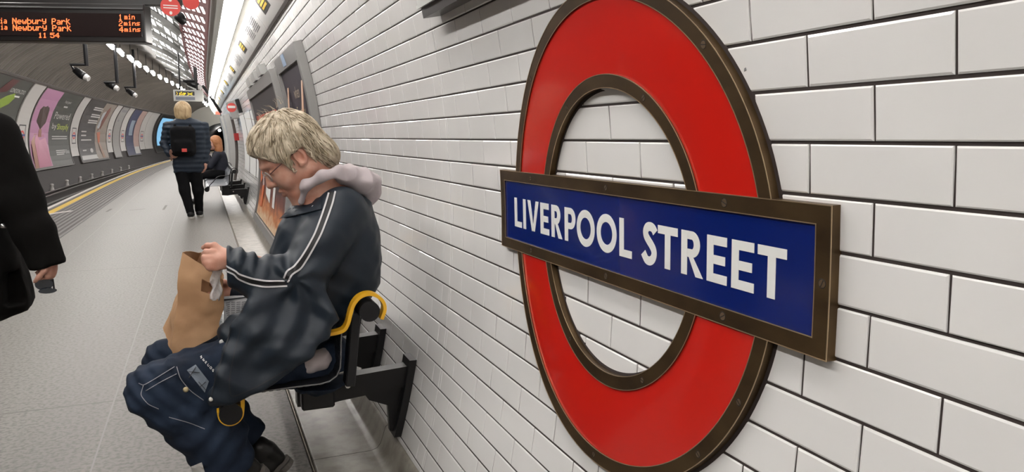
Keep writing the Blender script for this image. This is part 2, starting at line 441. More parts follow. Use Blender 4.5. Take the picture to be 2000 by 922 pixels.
# tiled wall: every tile a pillowed block in one mesh
def tile_wall():
    V, F = [], []
    step = .0705; gapz, gapy = .0021, .0015
    def corner(y, s, r): return cyl(y, math.degrees(s/RW), r)
    for k in range(-16, 15):
        s0 = .190+step*k; s1 = s0+step
        if k == -16: s0 = -.889
        ph = .67 if k % 2 else .775
        ys = []
        y = ph-.21*11
        while y < 2.37-.02: ys.append(y); y += .21
        rows = [(ys[i], ys[i+1]) for i in range(len(ys)-1)]+[(ys[-1], 2.37)]
        y = 2.37; first = True; wd = .075 if k % 2 else .18
        while y < 62:
            y2 = y+(wd if first else .21); first = False
            rows.append((y, y2)); y = y2
        for (a, c) in rows:
            g0, g1 = s0+gapz, s1-gapz; a2, c2 = a+gapy, c-gapy
            if c2-a2 < .01: continue
            o = len(V); tw = [random.uniform(-.00022,.00022)*(1 if a < 5 else 2.5) for _ in range(4)]
            lv = ((0,.0045),(.0004,.0012),(.0028+random.uniform(-.0008,.0008),0)) if a < 14 else ((0,.004),(.002,0))
            for ins, dr in lv:
                for q, (yy, ss) in enumerate(((a2+ins,g0+ins),(c2-ins,g0+ins),(c2-ins,g1-ins),(a2+ins,g1-ins))):
                    V.append(corner(yy, ss, RW+dr+tw[q]))
            nl = len(lv)
            for l in range(nl-1):
                for q in range(4): F.append((o+l*4+q, o+l*4+(q+1)%4, o+(l+1)*4+(q+1)%4, o+(l+1)*4+q))
            t = o+(nl-1)*4; F.append((t,t+1,t+2,t+3))
    return V, F
V_, F_ = tile_wall()
me_o = obj('wall_right', (V_, F_), M_tile, None, fix=False); me_o['kind'] = 'structure'; me_o['label'] = 'curved wall of glazed white tiles'
me = me_o.data
def ccurve(mb, a0, a1, r, y0=YB, y1=YE, na=12):
    ys = [y0, 0, 8, 17]+list(np.arange(19, y1, 2.0))+[y1]
    mb.grid([[cyl(y, a0+(a1-a0)*j/(na-1), r) for j in range(na)] for y in ys]); return mb
struct('wall_right_backing', ccurve(MB(), -16.5, 21.7, RW+.0035), M_grout, smooth=True)
struct('wall_right_upper', ccurve(MB(), 21.7, 35.2, RW+.02), M_soffit, smooth=True)
struct('wall_left', ccurve(MB(), 139.6, 214, RW, na=30), M_dkwall, smooth=True)
mb = MB(); cg = [[cyl(y, 139.6+1.3*j/3, RW-.09) for j in range(4)] for y in [YB, 0, 17]+list(np.arange(19, YE, 2))+[YE]]
cg2 = [[cyl(y, 139.6+1.3*j/3, RW) for j in range(4)] for y in [YB, 0, 17]+list(np.arange(19, YE, 2))+[YE]]
mb.slab(cg, cg2); struct('trim_8', mb, M_trim)
# ribbed ceiling
P = []; y = YB
while y < YE:
    for dy, dr in ((0,.035),(.03,0),(.2,-.022),(.40,0),(.43,.035)): P.append([cyl(y+dy, 71+(139.6-71)*j/25, RW+dr) for j in range(26)])
    y += .46
mb = MB().grid(P); struct('ceiling', mb, M_rib)
# perforated part of the ceiling, lit from behind
mb = MB(); A0, A1, NC = 46.4, 71.0, 8; da = (A1-A0)/NC
segs = list(zip([YB,5,17]+list(range(19,60,3)), [5,17]+list(range(19,60,3))+[60]))
for i in range(NC+1):
    a = A0+da*i; hw = .38 if 0 < i < NC else .7
    for y0, y1 in segs: cpatch(mb, y0, y1, a-hw, a+hw, RW-.012, .006, 2, 2)
y = YB; i = 0
while y < 59:
    for j in range(NC):
        cpatch(mb, y, y+(.34 if i % 3 else .7), A0+da*j+.38, A0+da*(j+1)-.38, RW-.010, .006, 2, 2)
        q = random.random()
        if q < .34: cpatch(mb, y+.85, y+1.4, A0+da*j+.38, A0+da*(j+1)-.38, RW-.008, .006, 2, 2)
        elif q < .60:
            t = random.uniform(.2,.7); cpatch(mb, y+.7, y+1.4, A0+da*(j+t), A0+da*(j+t+.12), RW-.008, .006, 2, 2)
    if i % 3 == 1: cpatch(mb, y, y+.22, A0, A1, RW-.10, .08, 2, 12)
    y += 1.40; i += 1
struct('ceiling_perforated', mb, M_lat)
mb = MB()                                                  # red lattice girder
for a in (35.2, 46.2):
    for y0, y1 in segs: cpatch(mb, y0, y1, a-.45, a+.45, RW-.03, .025, 2, 2)
y = YB; 
while y < 58:
    for s_ in (0, 1):
        a0, a1 = (35.65, 45.75) if s_ else (45.75, 35.65)
        n = 6; wd = .34; rr0 = RW-.012-.004*s_
        G = [[cyl(y+2.4*t/n-wd/2, a0+(a1-a0)*t/n, rr0), cyl(y+2.4*t/n+wd/2, a0+(a1-a0)*t/n, rr0)] for t in range(n+1)]
        G2 = [[cyl(y+2.4*t/n-wd/2, a0+(a1-a0)*t/n, rr0+.0035), cyl(y+2.4*t/n+wd/2, a0+(a1-a0)*t/n, rr0+.0035)] for t in range(n+1)]
        mb.slab(G, G2)
    y += .90
struct('ceiling_red_lattice', mb, M_redl)
struct('ceiling_light', ccurve(MB(), 35.2, 71.0, RW+.004, YB, 60), M_roofl, smooth=True)
# the two ends
def ring_wall(name, y, m, hole=None):
    mb = MB(); n = 48; out = [cyl(y, 360*i/n, RW+.3) for i in range(n)]
    if hole: inn = [(hole[0]+hole[2]*math.cos(2*PI*i/n), y, hole[1]+hole[2]*math.sin(2*PI*i/n)) for i in range(n)]
    else: inn = [cyl(y, 360*i/n, .01) for i in range(n)]
    mb.add(out+inn, [(i, (i+1) % n, n+(i+1) % n, n+i) for i in range(n)]); return struct(name, mb, m)
M_end = mat('grey_end_wall', (.55,.52,.46), .6)
PX = Z(434, 262, 1.0); hx = CAMP[0]+ray(437,262)[0]*(74.9/ray(437,262)[1])
ring_wall('wall_far', 74.9, M_end, (hx, .30, 2.25)); ring_wall('wall_back', YB, M_end)
mb = MB(); n = 24
mb.grid([[(hx+(y-74.9)**2*.01+2.25*math.cos(2*PI*i/n), y, .30+2.25*math.sin(2*PI*i/n)) for i in range(n+1)] for y in (74.9, 80, 86, 94)])
mb.add([(hx+3.6+2.25*math.cos(2*PI*i/n), 94, .30+2.25*math.sin(2*PI*i/n)) for i in range(n)], [tuple(range(n))])
struct('wall_running_tunnel', mb, M_dkwall)
# track bed
struct('floor_track_bed', long_strip(MB(), [(-2.55,-.75), (-6.0,-.75)], YB, YE), mat('track_bed_concrete', (.02,.018,.016), .9))
M_railm = mat('rail_steel', (.11,.10,.095), .35, .6)
rp = [(-.07,-.75),(-.07,-.735),(-.012,-.715),(-.012,-.545),(-.036,-.53),(-.036,-.502),(-.028,-.496),(.028,-.496),(.036,-.502),(.036,-.53),(.012,-.545),(.012,-.715),(.07,-.735),(.07,-.75)]
for x, lb in ((-2.98,'steel running rail next to the platform edge'), (-4.41,'steel running rail below the curved posters')):
    tag(obj('running_rail', long_strip(MB(), [(x+a, z) for a, z in rp], YB, YE), M_railm, base=(x,YB,-.75)), lb, 'rail', 'running rails')
tag(obj('conductor_rail', long_strip(MB(), [(-4.78+a*1.3, z*.8-.12) for a, z in rp], YB, YE), M_railm, base=(-4.8,YB,-.7)), 'dark conductor rail beside the far tunnel wall', 'rail')
M_ins = mat('white_porcelain', (.45,.43,.41), .3)
def lathe(mb, c, prof, n=14):
    mb.grid([[(c[0]+r*math.cos(2*PI*k/n), c[1]+r*math.sin(2*PI*k/n), c[2]+z) for k in range(n+1)] for r, z in prof]); return mb
ins0 = None
for i in range(12):
    y = 19.5+2.6*i
    if ins0 is None: ins0 = obj('rail_insulator', lathe(MB(), (0,0,0), [(.0,0),(.10,0),(.11,.05),(.07,.09),(.09,.13),(.06,.2),(.05,.30),(.07,.33),(.05,.37),(0,.38)]), M_ins, smooth=True, base=(0,0,0)); q = ins0
    else: q = ins0.copy(); COL.objects.link(q)
    q.location = (-5.0+off(y), y, -.72)
    tag(q, 'pale insulator knob in the row beside the far rail', 'insulator', 'insulators along the conductor rail')

# ================================================================== LAMPS
# twin fluorescent fittings above the tiled wall
def lamp_fitting():
    root = thing('fluorescent_fitting', (.28,0,2.28), 'x', 'lamp')
    part('housing', MB().box((.318,0,2.372), (.085,.76,.010), Matrix.Rotation(R(-38),3,'Y'), .004), M_trunk, root)
    for x, z in ((.245,2.305),(.315,2.258)):
        t = part('tube', MB().tube([(x,-.745,z),(x,.745,z)], .028, 12), M_tube, root, smooth=True, ang=40)
    for yy in (-.76,.76):
        part('lamp_holder', MB().box((.290,yy,2.315), (.055,.010,.014), Matrix.Rotation(R(-38),3,'Y'), .003), M_trunk, root)
    return root
l0 = lamp_fitting(); i = 0; y = -5.0
while y < 36:
    r_ = l0 if i == 0 else copy_tree(l0)
    r_.location = (.28+off(y), y, 2.28)
    r_.rotation_euler = (0,0,-math.atan2(off(y+.5)-off(y-.5), 1))
    tag(r_, 'twin fluorescent fitting in the bright row above the white frieze', 'lamp', 'fluorescent fittings above the frieze')
    y += 1.58; i += 1
# the row of single tubes hung over the track
lx = [-2.08,-2.02,-1.93,-1.88,-1.80,-1.74,-1.65,-1.56,-1.47,-1.38]; t0 = None
for i in range(-16, 29):
    y = 22.28+1.77*i+(.05*i if i > 0 else 0)
    x = (lx[min(i,9)] if 0 <= i else -2.1)+off(y)
    if t0 is None:
        t0 = thing('hanging_lamp', (0,0,0), 'x', 'lamp')
        part('tube', MB().tube([(0,-.62,0),(0,.62,0)], .045, 14), M_tube2, t0, smooth=True, ang=40)
        part('reflector', MB().box((0,0,.06), (.06,.64,.012), None, .004), M_trunk, t0)
        part('suspension', MB().tube([(0,0,.06),(0,0,.52)], .01, 8), M_black, t0)
        q = t0
    else: q = copy_tree(t0)
    q.location = (x, y, 3.6)
    tag(q, 'white tube lamp in the dashed row hung over the track', 'lamp', 'tube lamps hung over the track')
# a far pair of tubes beyond the near row
for a, Y_, lb_ in (((401,203),46,'short white tube lamp left of the red lit exit box, nearer of two'), ((404,206),52,'short white tube lamp left of the red lit exit box, further of two')):
    p = A(*a, Y_)
    q = copy_tree(t0); q.location = tuple(p)
    if 'group' in q.keys(): del q['group']
    tag(q, lb_, 'lamp')
p = A(429,257,84); o = obj('tunnel_lamp', lathe(MB(), (0,0,-.12), [(0,0),(.08,.02),(.14,.10),(.14,.16),(.08,.24),(0,.26)]), M_tube2, smooth=True, base=(0,0,-.12)); o.location = tuple(p)
tag(o, 'single round lamp glowing inside the dark tunnel mouth', 'lamp')
# ================================================================== FRIEZE
FB, FT = (.537,2.108), (.402,2.293)
def frz(y, t, d=0.0):       # t: 0 bottom .. 1 top; d: out from its face
    x = FB[0]+(FT[0]-FB[0])*t+off(y); z = FB[1]+(FT[1]-FB[1])*t
    return (x-.808*d, y, z-.589*d)
def fr_panel(y0, y1):
    ys = np.linspace(y0+.006, y1-.006, 3)
    return MB().slab([[frz(y,0,0),frz(y,1,0)] for y in ys], [[frz(y,0,-.02),frz(y,1,-.02)] for y in ys])
def fr_patch(mb, y0, y1, t0_, t1_, d=.0012):
    ys = np.linspace(y0, y1, 2); mb.slab([[frz(y,t0_,d),frz(y,t1_,d)] for y in ys], [[frz(y,t0_,0),frz(y,t1_,0)] for y in ys]); return mb
k = 0; y = 6.5-2.9*4
while y < 52:
    for kind, y0, y1 in (('text', y, y+1.60), ('symbol', y+1.60, y+2.90)):
        pn = obj('frieze_panel', fr_panel(y0, y1), M_frieze, base=frz((y0+y1)/2, 0))
        if kind == 'text':
            tag(pn, 'white frieze panel printed with a block of grey text', 'sign panel', 'frieze panels with grey text')
            mb = MB()
            if y0 < 40:
                for ln in range(7):
                    for c in range(2):
                        wq = random.uniform(.34,.5); fr_patch(mb, y0+.25+.56*c, y0+.25+.56*c+wq, .72-.075*ln, .755-.075*ln)
                part('printed_text', mb, M_gink, pn, 'lines of grey print')
        else:
            tag(pn, 'white frieze panel with a small black and yellow square', 'sign panel', 'frieze panels with a yellow sign')
            if y0 < 40:
                part('direction_sign', fr_patch(MB(), y0+.46, y0+.92, .30, .84), M_ink, pn, 'black square with yellow writing')
                mb = MB(); 
                for ln in range(3): fr_patch(mb, y0+.54, y0+.84, .42+.12*ln, .50+.12*ln, .003)
                part('yellow_writing', mb, M_pyel, pn)
                part('red_line', fr_patch(MB(), y0+.02, y1-.02, .90, .985), M_pred, pn, 'red line strip along the top edge')
    y += 2.90; k += 1
mb = MB(); ysf = [YB,5,17]+list(range(19,55,3))
mb.slab([[frz(y,-.09,.006),frz(y,0,.006)] for y in ysf], [[frz(y,-.09,-.05),frz(y,0,-.03)] for y in ysf]); struct('trim_9', mb, M_trim)
# ================================================================== SIGN (the big roundel)
CYS = 1.2956; RS = 3.2058; A0S = math.degrees(math.atan2(1.0543-CZ, .74-CX))
def S(u, v, h=0.0): return cyl(CYS-u, A0S+math.degrees(v/RS), RS-h)
sign = thing('station_roundel', S(0,-.476,-.01), 'bronze framed red ring and blue bar reading LIVERPOOL STREET on white tiles', 'station sign')
HW, HH, IW, IH = .5755, .1026, .5486, .0762; RO, RI, HO, HI = .4759, .4499, .3098, .2842
def half_ring(prof, up, hb, n=64):
    G = []
    for r, h in prof:
        t0_ = math.asin(hb/r); row = []
        for i in range(n+1):
            t = t0_+(PI-2*t0_)*i/n; row.append(S(r*math.cos(t), r*math.sin(t)*up, h))
        G.append(row)
    return G
def fprof(r0, r1, ht=0.0): e = .0009; return [(r0,-.02),(r0,ht-e),(r0+e,ht),(r1-e,ht),(r1,ht-e),(r1,-.02)]
for up, nm in ((1,'upper'),(-1,'lower')):
    for r0, r1, lb in ((RI,RO,'outer'),(HI,HO,'inner')):
        part('ring_frame', MB().grid(half_ring(fprof(r0,r1), up, HH-.0005)), M_bronze, sign, 'bronze %s edge of the %s half ring' % (lb, nm))
        for rr_ in (r0, r1):
            g = half_ring([(rr_-.0007,-.0006),(rr_-.0007,.0004),(rr_+.0007,.0004),(rr_+.0007,-.0006)], up, HH-.0005)
            part('bright_edge', MB().grid(g), M_edge, sign, 'bright arris')
    part('red_panel', MB().grid(half_ring([(HO-.004,-.0035),(HO+.006,-.0028),(RI-.006,-.0028),(RI+.004,-.0035)], up, HH-.002)), M_red, sign, 'red enamel half ring, %s' % nm, smooth=True)
    part('sealant_line', MB().grid(half_ring([(RO-.001,-.0145),(RO+.007,-.0145),(RO+.007,-.019)], up, HH-.0005)), M_grout, sign)
    part('sealant_line', MB().grid(half_ring([(HI+.001,-.0145),(HI-.006,-.0145),(HI-.006,-.019)], up, HH-.0005)), M_grout, sign)
def bar_frame(W, H, w_, h_, ht=0.0, e=.0009):
    mb = MB(); L_ = []
    for dx, h in ((0,-.02),(0,ht-e),(e,ht)): L_.append(((W-dx,H-dx),h))
    for dx, h in ((e,ht),(0,ht-e),(0,-.02)): L_.append(((w_+dx,h_+dx),h))
    G = []
    for (a, b_), h in L_:
        ring = []
        for (x0,y0),(x1,y1) in (((-a,-b_),(a,-b_)),((a,-b_),(a,b_)),((a,b_),(-a,b_)),((-a,b_),(-a,-b_))):
            for k in range(12): t = k/12; ring.append(S(x0+(x1-x0)*t, y0+(y1-y0)*t, h))
        ring.append(ring[0]); G.append(ring)
    return mb.grid(G)
part('bar_frame', bar_frame(HW, HH, IW, IH), M_bronze, sign, 'bronze frame of the name bar')
def rim(W, H, hh=.0005, t=.0007):
    mb = MB(); G = []
    for d, h in ((-t,-.0006),(-t,hh),(t,hh),(t,-.0006)):
        a, b_ = W+d, H+d; ring = []
        for (x0,y0),(x1,y1) in (((-a,-b_),(a,-b_)),((a,-b_),(a,b_)),((a,b_),(-a,b_)),((-a,b_),(-a,-b_))):
            for k in range(12): q = k/12; ring.append(S(x0+(x1-x0)*q, y0+(y1-y0)*q, h))
        ring.append(ring[0]); G.append(ring)
    return mb.grid(G)
part('bright_edge', rim(HW-.0004, HH-.0004), M_edge, sign); part('bright_edge', rim(IW+.0002, IH+.0002), M_edge, sign)
bl = part('blue_panel', MB().grid([[S(-IW-.004+(2*IW+.008)*i/2, -IH-.004+(2*IH+.008)*j/8, -.0028) for j in range(9)] for i in range(3)]), M_blue, sign, 'dark blue enamel name panel', smooth=True)
# lettering, LIVERPOOL STREET
CB, CT, SW = -.0405, .0345, .0163
def strk(mb, poly): return mb.prism(poly, lambda u, v: S(u, v, -.0021), lambda u, v: S(u, v, -.0029))
def rect(mb, u0, u1, v0, v1): return strk(mb, [(u0,v0),(u1,v0),(u1,v1),(u0,v1)])
def arcband(mb, cu, cv, ro_u, ro_v, ri_u, ri_v, a0, a1, n=22):
    for i in range(n):
        t0_, t1_ = R(a0+(a1-a0)*i/n), R(a0+(a1-a0)*(i+1)/n)
        strk(mb, [(cu+ro_u*math.cos(t0_),cv+ro_v*math.sin(t0_)),(cu+ro_u*math.cos(t1_),cv+ro_v*math.sin(t1_)),(cu+ri_u*math.cos(t1_),cv+ri_v*math.sin(t1_)),(cu+ri_u*math.cos(t0_),cv+ri_v*math.sin(t0_))])
    return mb
def ltr_L(u0,u1): m = MB(); rect(m,u0,u0+SW,CB,CT); rect(m,u0+SW,u1,CB,CB+.0145); return m
def ltr_I(u0,u1): return rect(MB(),u0,u0+SW,CB,CT)
def ltr_V(u0,u1):
    c = (u0+u1)/2; return strk(strk(MB(), [(u0,CT),(u0+.0172,CT),(c+.0035,CB),(c-.0085,CB)][::-1]), [(u1,CT),(u1-.0172,CT),(c-.0035,CB),(c+.0085,CB)])
def ltr_E(u0,u1,):
    m = MB(); rect(m,u0,u0+SW,CB,CT); rect(m,u0+SW,u1-.001,CT-.0145,CT); rect(m,u0+SW,u1-.005,-.0105,.0037); rect(m,u0+SW,u1,CB,CB+.0145); return m
def ltr_P(u0,u1,vb=-.0125):
    m = MB(); rect(m,u0,u0+SW,CB,CT); h = (CT-vb)/2; cv = vb+h; cu = u1-h
    rect(m,u0+SW,cu,CT-.0138,CT); rect(m,u0+SW,cu,vb,vb+.0138); arcband(m,cu,cv,h,h,h-SW,h-.0138,-90,90); return m
def ltr_R(u0,u1):
    m = ltr_P(u0,u1-.008,-.0095); strk(m, [(u0+.0175,-.004),(u0+.0325,-.0085),(u1+.001,CB),(u1-.0185,CB)]); return m
def ltr_O(u0,u1): return arcband(MB(),(u0+u1)/2,-.0028,(u1-u0)/2,.0393,(u1-u0)/2-SW,.0393-SW,0,360,48)
def ltr_T(u0,u1): m = MB(); c = (u0+u1)/2; rect(m,u0,u1,CT-.0145,CT); rect(m,c-SW/2,c+SW/2,CB,CT-.0145); return m
def ltr_S(u0,u1):
    k = [(.1665,.0190),(.1600,.0262),(.1500,.0287),(.1405,.0262),(.1352,.0185),(.1370,.0105),(.1440,.0035),(.1535,-.0040),(.1612,-.0120),(.1632,-.0205),(.1590,-.0295),(.1500,-.0344),(.1395,-.0335),(.1320,-.0270),(.1275,-.0215)]
    k = [(a-.1226+u0, b_) for a, b_ in k]; pts = []
    for i in range(len(k)-1):
        p0, p1, p2, p3 = k[max(i-1,0)], k[i], k[i+1], k[min(i+2,len(k)-1)]
        for s_ in range(5):
            t = s_/5; pts.append(tuple(.5*(2*p1[d]+(p2[d]-p0[d])*t+(2*p0[d]-5*p1[d]+4*p2[d]-p3[d])*t*t+(-p0[d]+3*p1[d]-3*p2[d]+p3[d])*t**3) for d in (0,1)))
    pts.append(k[-1]); m = MB(); Lq, Rq = [], []
    for i, p in enumerate(pts):
        a, b_ = pts[max(i-1,0)], pts[min(i+1,len(pts)-1)]; t = np.array([b_[0]-a[0], b_[1]-a[1]]); t /= np.linalg.norm(t); n = np.array([-t[1],t[0]])*SW/2
        Lq.append((p[0]+n[0],p[1]+n[1])); Rq.append((p[0]-n[0],p[1]-n[1]))
    for i in range(len(pts)-1): strk(m, [Lq[i],Lq[i+1],Rq[i+1],Rq[i]])
    return m
for ch, u0, u1 in (('L',-.4884,-.4424),('I',-.4324,-.4160),('V',-.4040,-.3374),('E',-.3274,-.2794),('R',-.2660,-.2114),('P',-.1970,-.1450),
                   ('O',-.1384,-.0584),('O',-.0494,.0306),('L',.0420,.0876),('S',.1226,.1716),('T',.1756,.2356),('R',.2466,.3056),('E',.3166,.3666),('E',.3776,.4286),('T',.4356,.4946)):
    o = part('letter', globals()['ltr_'+ch](u0,u1), M_letter, bl, 'white enamel letter '+ch)
for u, v_, rr_ in ((-.0054,.0893,.0052),(.3616,.0893,.0062),(.5620,-.0009,.0055),(.3626,-.0893,.0062),(-.0064,-.0893,.0055),(-.3804,-.0893,.0055),(-.3750,.0893,.005),(-.5620,0,.005),
                 (.3256,.3300,.006),(.1466,.2580,.005),(-.1554,.2520,.0045),(-.3304,.3250,.005),(.1446,-.2599,.005),(-.0044,-.4630,.005),(.3256,-.3300,.005),(.4116,-.2124,.005),(-.1524,-.2554,.004)):
    def disc(r, h, n=14): return [(u+r*math.cos(2*PI*i/n), v_+r*math.sin(2*PI*i/n)) for i in range(n)]
    s_ = part('screw', MB().prism(disc(rr_,0), lambda a,b_: S(a,b_,.0004), lambda a,b_: S(a,b_,-.001)), M_screw, sign, smooth=False)
    th = random.uniform(0,PI); d = np.array([math.cos(th),math.sin(th)]); n = np.array([-d[1],d[0]])
    q = [np.array([u,v_])+d*rr_*.95*a+n*.0007*b_ for a,b_ in ((-1,-1),(1,-1),(1,1),(-1,1))]
    part('slot', MB().prism([tuple(x) for x in q], lambda a,b_: S(a,b_,.0007), lambda a,b_: S(a,b_,0)), M_hole, s_, 'dark screw slot')
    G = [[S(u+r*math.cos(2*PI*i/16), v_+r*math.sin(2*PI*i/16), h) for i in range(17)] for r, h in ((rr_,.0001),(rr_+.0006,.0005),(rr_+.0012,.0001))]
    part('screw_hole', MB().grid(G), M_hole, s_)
# small spall marks on the tiles are built as chips
o = obj('tile_chip', MB().prism([(-.002,-.002),(.003,-.001),(.002,.003),(-.001,.002)], lambda a,b_: S(.4+a, .285+b_, -.0140), lambda a,b_: S(.4+a, .285+b_, -.0149)), M_gink)
tag(o, 'tiny dark chip in a white tile right of the red ring', 'mark')
# light box above the sign
lb = obj('wall_cabinet', cpatch(MB(), .95, 2.262, 11.95, 17.4, RW-.062, .06, 2, 4), mat('pale_grey_enamel', (.55,.56,.54), .3), base=cyl(1.6,11.9,RW-.03))
tag(lb, 'pale grey box cabinet on the tiles above the big roundel', 'cabinet')
part('dark_underside', cpatch(MB(), .955, 2.252, 11.35, 11.93, RW-.056, .056, 2, 2), mat('dark_base_trim', (.03,.026,.025), .35), lb, 'dark rubber base trim')
part('lip', cpatch(MB(), .945, 2.268, 11.90, 12.08, RW-.066, .062, 2, 2), mat('pale_grey_enamel'), lb)

# ================================================================== CURVED POSTERS ACROSS THE TRACK
AT, AB = 141.2, 196.0       # angles of the top and the foot of a poster on the tunnel wall
def PW(y0, y1, ab=AB, at=AT, r=RW-.06):   # maps (u, v), 0..1 each, u along the platform, v upwards
    def fn(u, v, d=0.0): return cyl(y0+(y1-y0)*u, ab+(at-ab)*v, r-d)
    return fn
def wpatch(mb, fn, u0, u1, v0, v1, d=.004, th=.004, nu=2, nv=8):
    P = [[fn(u0+(u1-u0)*i/(nu-1), v0+(v1-v0)*j/(nv-1), d) for j in range(nv)] for i in range(nu)]
    Q = [[fn(u0+(u1-u0)*i/(nu-1), v0+(v1-v0)*j/(nv-1), d-th) for j in range(nv)] for i in range(nu)]
    return mb.slab(P, Q)
def wpoly(mb, fn, poly, d=.006, th=.004): return mb.prism(poly, lambda u,v: fn(u,v,d), lambda u,v: fn(u,v,d-th))
def blob(cu, cv, ru, rv, n=20, a0=0): return [(cu+ru*math.cos(2*PI*i/n+a0), cv+rv*math.sin(2*PI*i/n+a0)) for i in range(n)]
def wtext(mb, fn, s, u0, v0, uw, vh, d=.009): return text_on(mb, s, uw, vh, lambda a,b: fn(u0+a, v0+b, d))
def mcol(n, c, r=.45): return mat(n, c, r)
def poster(y0, y1, label, base, frame=True, ab=AB, name='curved_poster', cat='poster', group=None):
    fn = PW(y0, y1, ab)
    root = thing(name, cyl((y0+y1)/2, ab, RW-.06), label, cat, group)
    part('poster_sheet', wpatch(MB(), fn, .008, .992, .01, .99, 0, .05, 3, 16), base, root)
    if frame:
        mb = MB(); e = .10/(y1-y0)
        for u0, u1, v0, v1 in ((e,1-e,-.008,.008),(e,1-e,.99,1.0),(0,e,0,1),(1-e,1,0,1)): wpatch(mb, fn, u0, u1, v0, v1, .012, .06, 3, 12)
        part('frame', mb, M_trim, root)
    return root, fn
M_pdark = mcol('charcoal_poster_paper', (.050,.052,.045)); M_ppink = mcol('pink_poster_paper', (.42,.20,.33)); M_pskin = mcol('printed_skin', (.30,.14,.09))
M_pdress = mcol('printed_pink_dress', (.44,.17,.25)); M_plime = mcol('lime_print', (.42,.50,.05)); M_pw = mcol('pale_print', (.46,.45,.44)); M_phair = mcol('printed_dark_hair', (.05,.025,.02))
rt, fn = poster(21.4, 28.25, 'nearly black curved zoo poster, nearest across the track', M_pdark)
part('green_leaf_picture', wpoly(MB(), fn, [(.52,.66),(.60,.74),(.70,.80),(.80,.84),(.84,.80),(.78,.72),(.66,.66),(.56,.62)]), mcol('green_print', (.22,.32,.03)), rt)
part('dark_red_picture', wpoly(MB(), fn, [(.50,.80),(.62,.98),(.74,.98),(.66,.84)]), mcol('dark_red_print', (.09,.02,.02)), rt)
mb = MB(); wtext(mb, fn, 'LONDON ZOO', .70, .845, .25, .045); wpatch(mb, fn, .74, .90, .80, .818, .008); wtext(mb, fn, 'FEEL THE', .50, .44, .42, .085); wtext(mb, fn, 'ER', .74, .33, .14, .085)
part('poster_writing', mb, M_white, rt, 'white capital letters')
rt, fn = poster(30.1, 37.0, 'curved pink and charcoal poster of a woman in a pink dress', M_pdark)
part('pink_panel', wpatch(MB(), fn, .012, .43, .02, .985, .003), M_ppink, rt)
part('pictured_hair', wpoly(MB(), fn, blob(.23,.635,.115,.175)), M_phair, rt)
part('pictured_face', wpoly(MB(), fn, blob(.235,.61,.085,.135), .008), M_pskin, rt)
part('pictured_neck', wpoly(MB(), fn, [(.19,.36),(.27,.36),(.26,.50),(.21,.50)], .008), M_pskin, rt)
part('pictured_arm', wpoly(MB(), fn, [(.03,.02),(.14,.02),(.14,.34),(.19,.42),(.12,.42),(.05,.34)], .008), M_pskin, rt)
part('pictured_dress', wpoly(MB(), fn, [(.11,.02),(.40,.02),(.42,.22),(.36,.38),(.30,.42),(.235,.35),(.17,.42),(.12,.36)], .010), M_pdress, rt)
mb = MB(); wtext(mb, fn, 'harper', .60, .835, .17, .055); wpatch(mb, fn, .63, .73, .785, .805, .008); wtext(mb, fn, 'Powered', .50, .62, .40, .095); wtext(mb, fn, 'by', .50, .47, .11, .095)
for a, b_, c in ((.52,.385,.40),(.52,.355,.40),(.60,.20,.24),(.60,.175,.24),(.60,.15,.20)): wpatch(mb, fn, a, a+c, b_, b_+.012, .008)
wtext(mb, fn, 'Sho', .90-.05, .16, .10, .055)
part('poster_writing', mb, M_pw, rt, 'white writing'); mb = MB(); wtext(mb, fn, 'Shopify', .63, .46, .30, .10); part('poster_writing', mb, M_plime, rt, 'lime green word Shopify')
rt, fn = poster(38.7, 45.7, 'curved dark poster with pale writing and a picture of a runner', mcol('slate_poster_paper', (.048,.043,.043)))
part('picture_panel', wpatch(MB(), fn, .56, .985, .02, .985, .003), mcol('muted_picture', (.24,.20,.17)), rt)
part('pictured_figure', wpoly(MB(), fn, [(.80,.95),(.86,.88),(.78,.62),(.72,.50),(.62,.46),(.68,.60),(.72,.80)], .008), mcol('brown_print', (.16,.06,.045)), rt)
part('pictured_shirt', wpoly(MB(), fn, [(.64,.80),(.74,.84),(.74,.66),(.66,.50),(.60,.56)], .009), mcol('pale_blue_print', (.36,.38,.40)), rt)
part('pictured_knee', wpoly(MB(), fn, [(.62,.46),(.74,.48),(.74,.30),(.68,.26)], .009), mcol('orange_brown_print', (.42,.12,.06)), rt)
part('pictured_legs', wpoly(MB(), fn, [(.68,.30),(.74,.30),(.86,.03),(.76,.03)], .009), mcol('tan_print', (.30,.19,.14)), rt)
mb = MB()
for v_, a in ((.86,.18),(.74,.20),(.64,.17)): 
    for q in (0,.035): wpatch(mb, fn, a+.08, a+.40, v_-q, v_-q+.02, .008)
for v_, a, c in ((.46,.10,.16),(.40,.10,.16),(.33,.10,.34),(.17,.12,.12)): wpatch(mb, fn, a, a+c, v_, v_+.018, .008)
wpoly(mb, fn, blob(.42,.17,.05,.035)); wpatch(mb, fn, .05, .58, .035, .10, .008)
part('poster_writing', mb, M_pw, rt, 'pale lines of writing and a white bar at the foot')
rt, fn = poster(47.4, 49.7, 'narrow pale grey curved poster between two white strips', mcol('pale_grey_paper', (.26,.25,.24)))
mb = MB(); wpatch(mb, fn, .25, .9, .88, .93); wpatch(mb, fn, .3, .5, .68, .72); part('poster_writing', mb, M_gink, rt)
rt, fn = poster(51.5, 56.3, 'curved blue poster with a photograph along its right side', mcol('navy_paper', (.045,.05,.10)))
part('picture_panel', wpatch(MB(), fn, .58, .985, .18, .985, .003), mcol('pinkish_picture', (.38,.26,.23)), rt)
part('white_block', wpatch(MB(), fn, .60, .96, .03, .18, .004), M_pw, rt)
mb = MB(); wpatch(mb, fn, .22, .48, .42, .74); part('poster_writing', mb, mcol('pale_blue_writing', (.22,.27,.33)), rt)
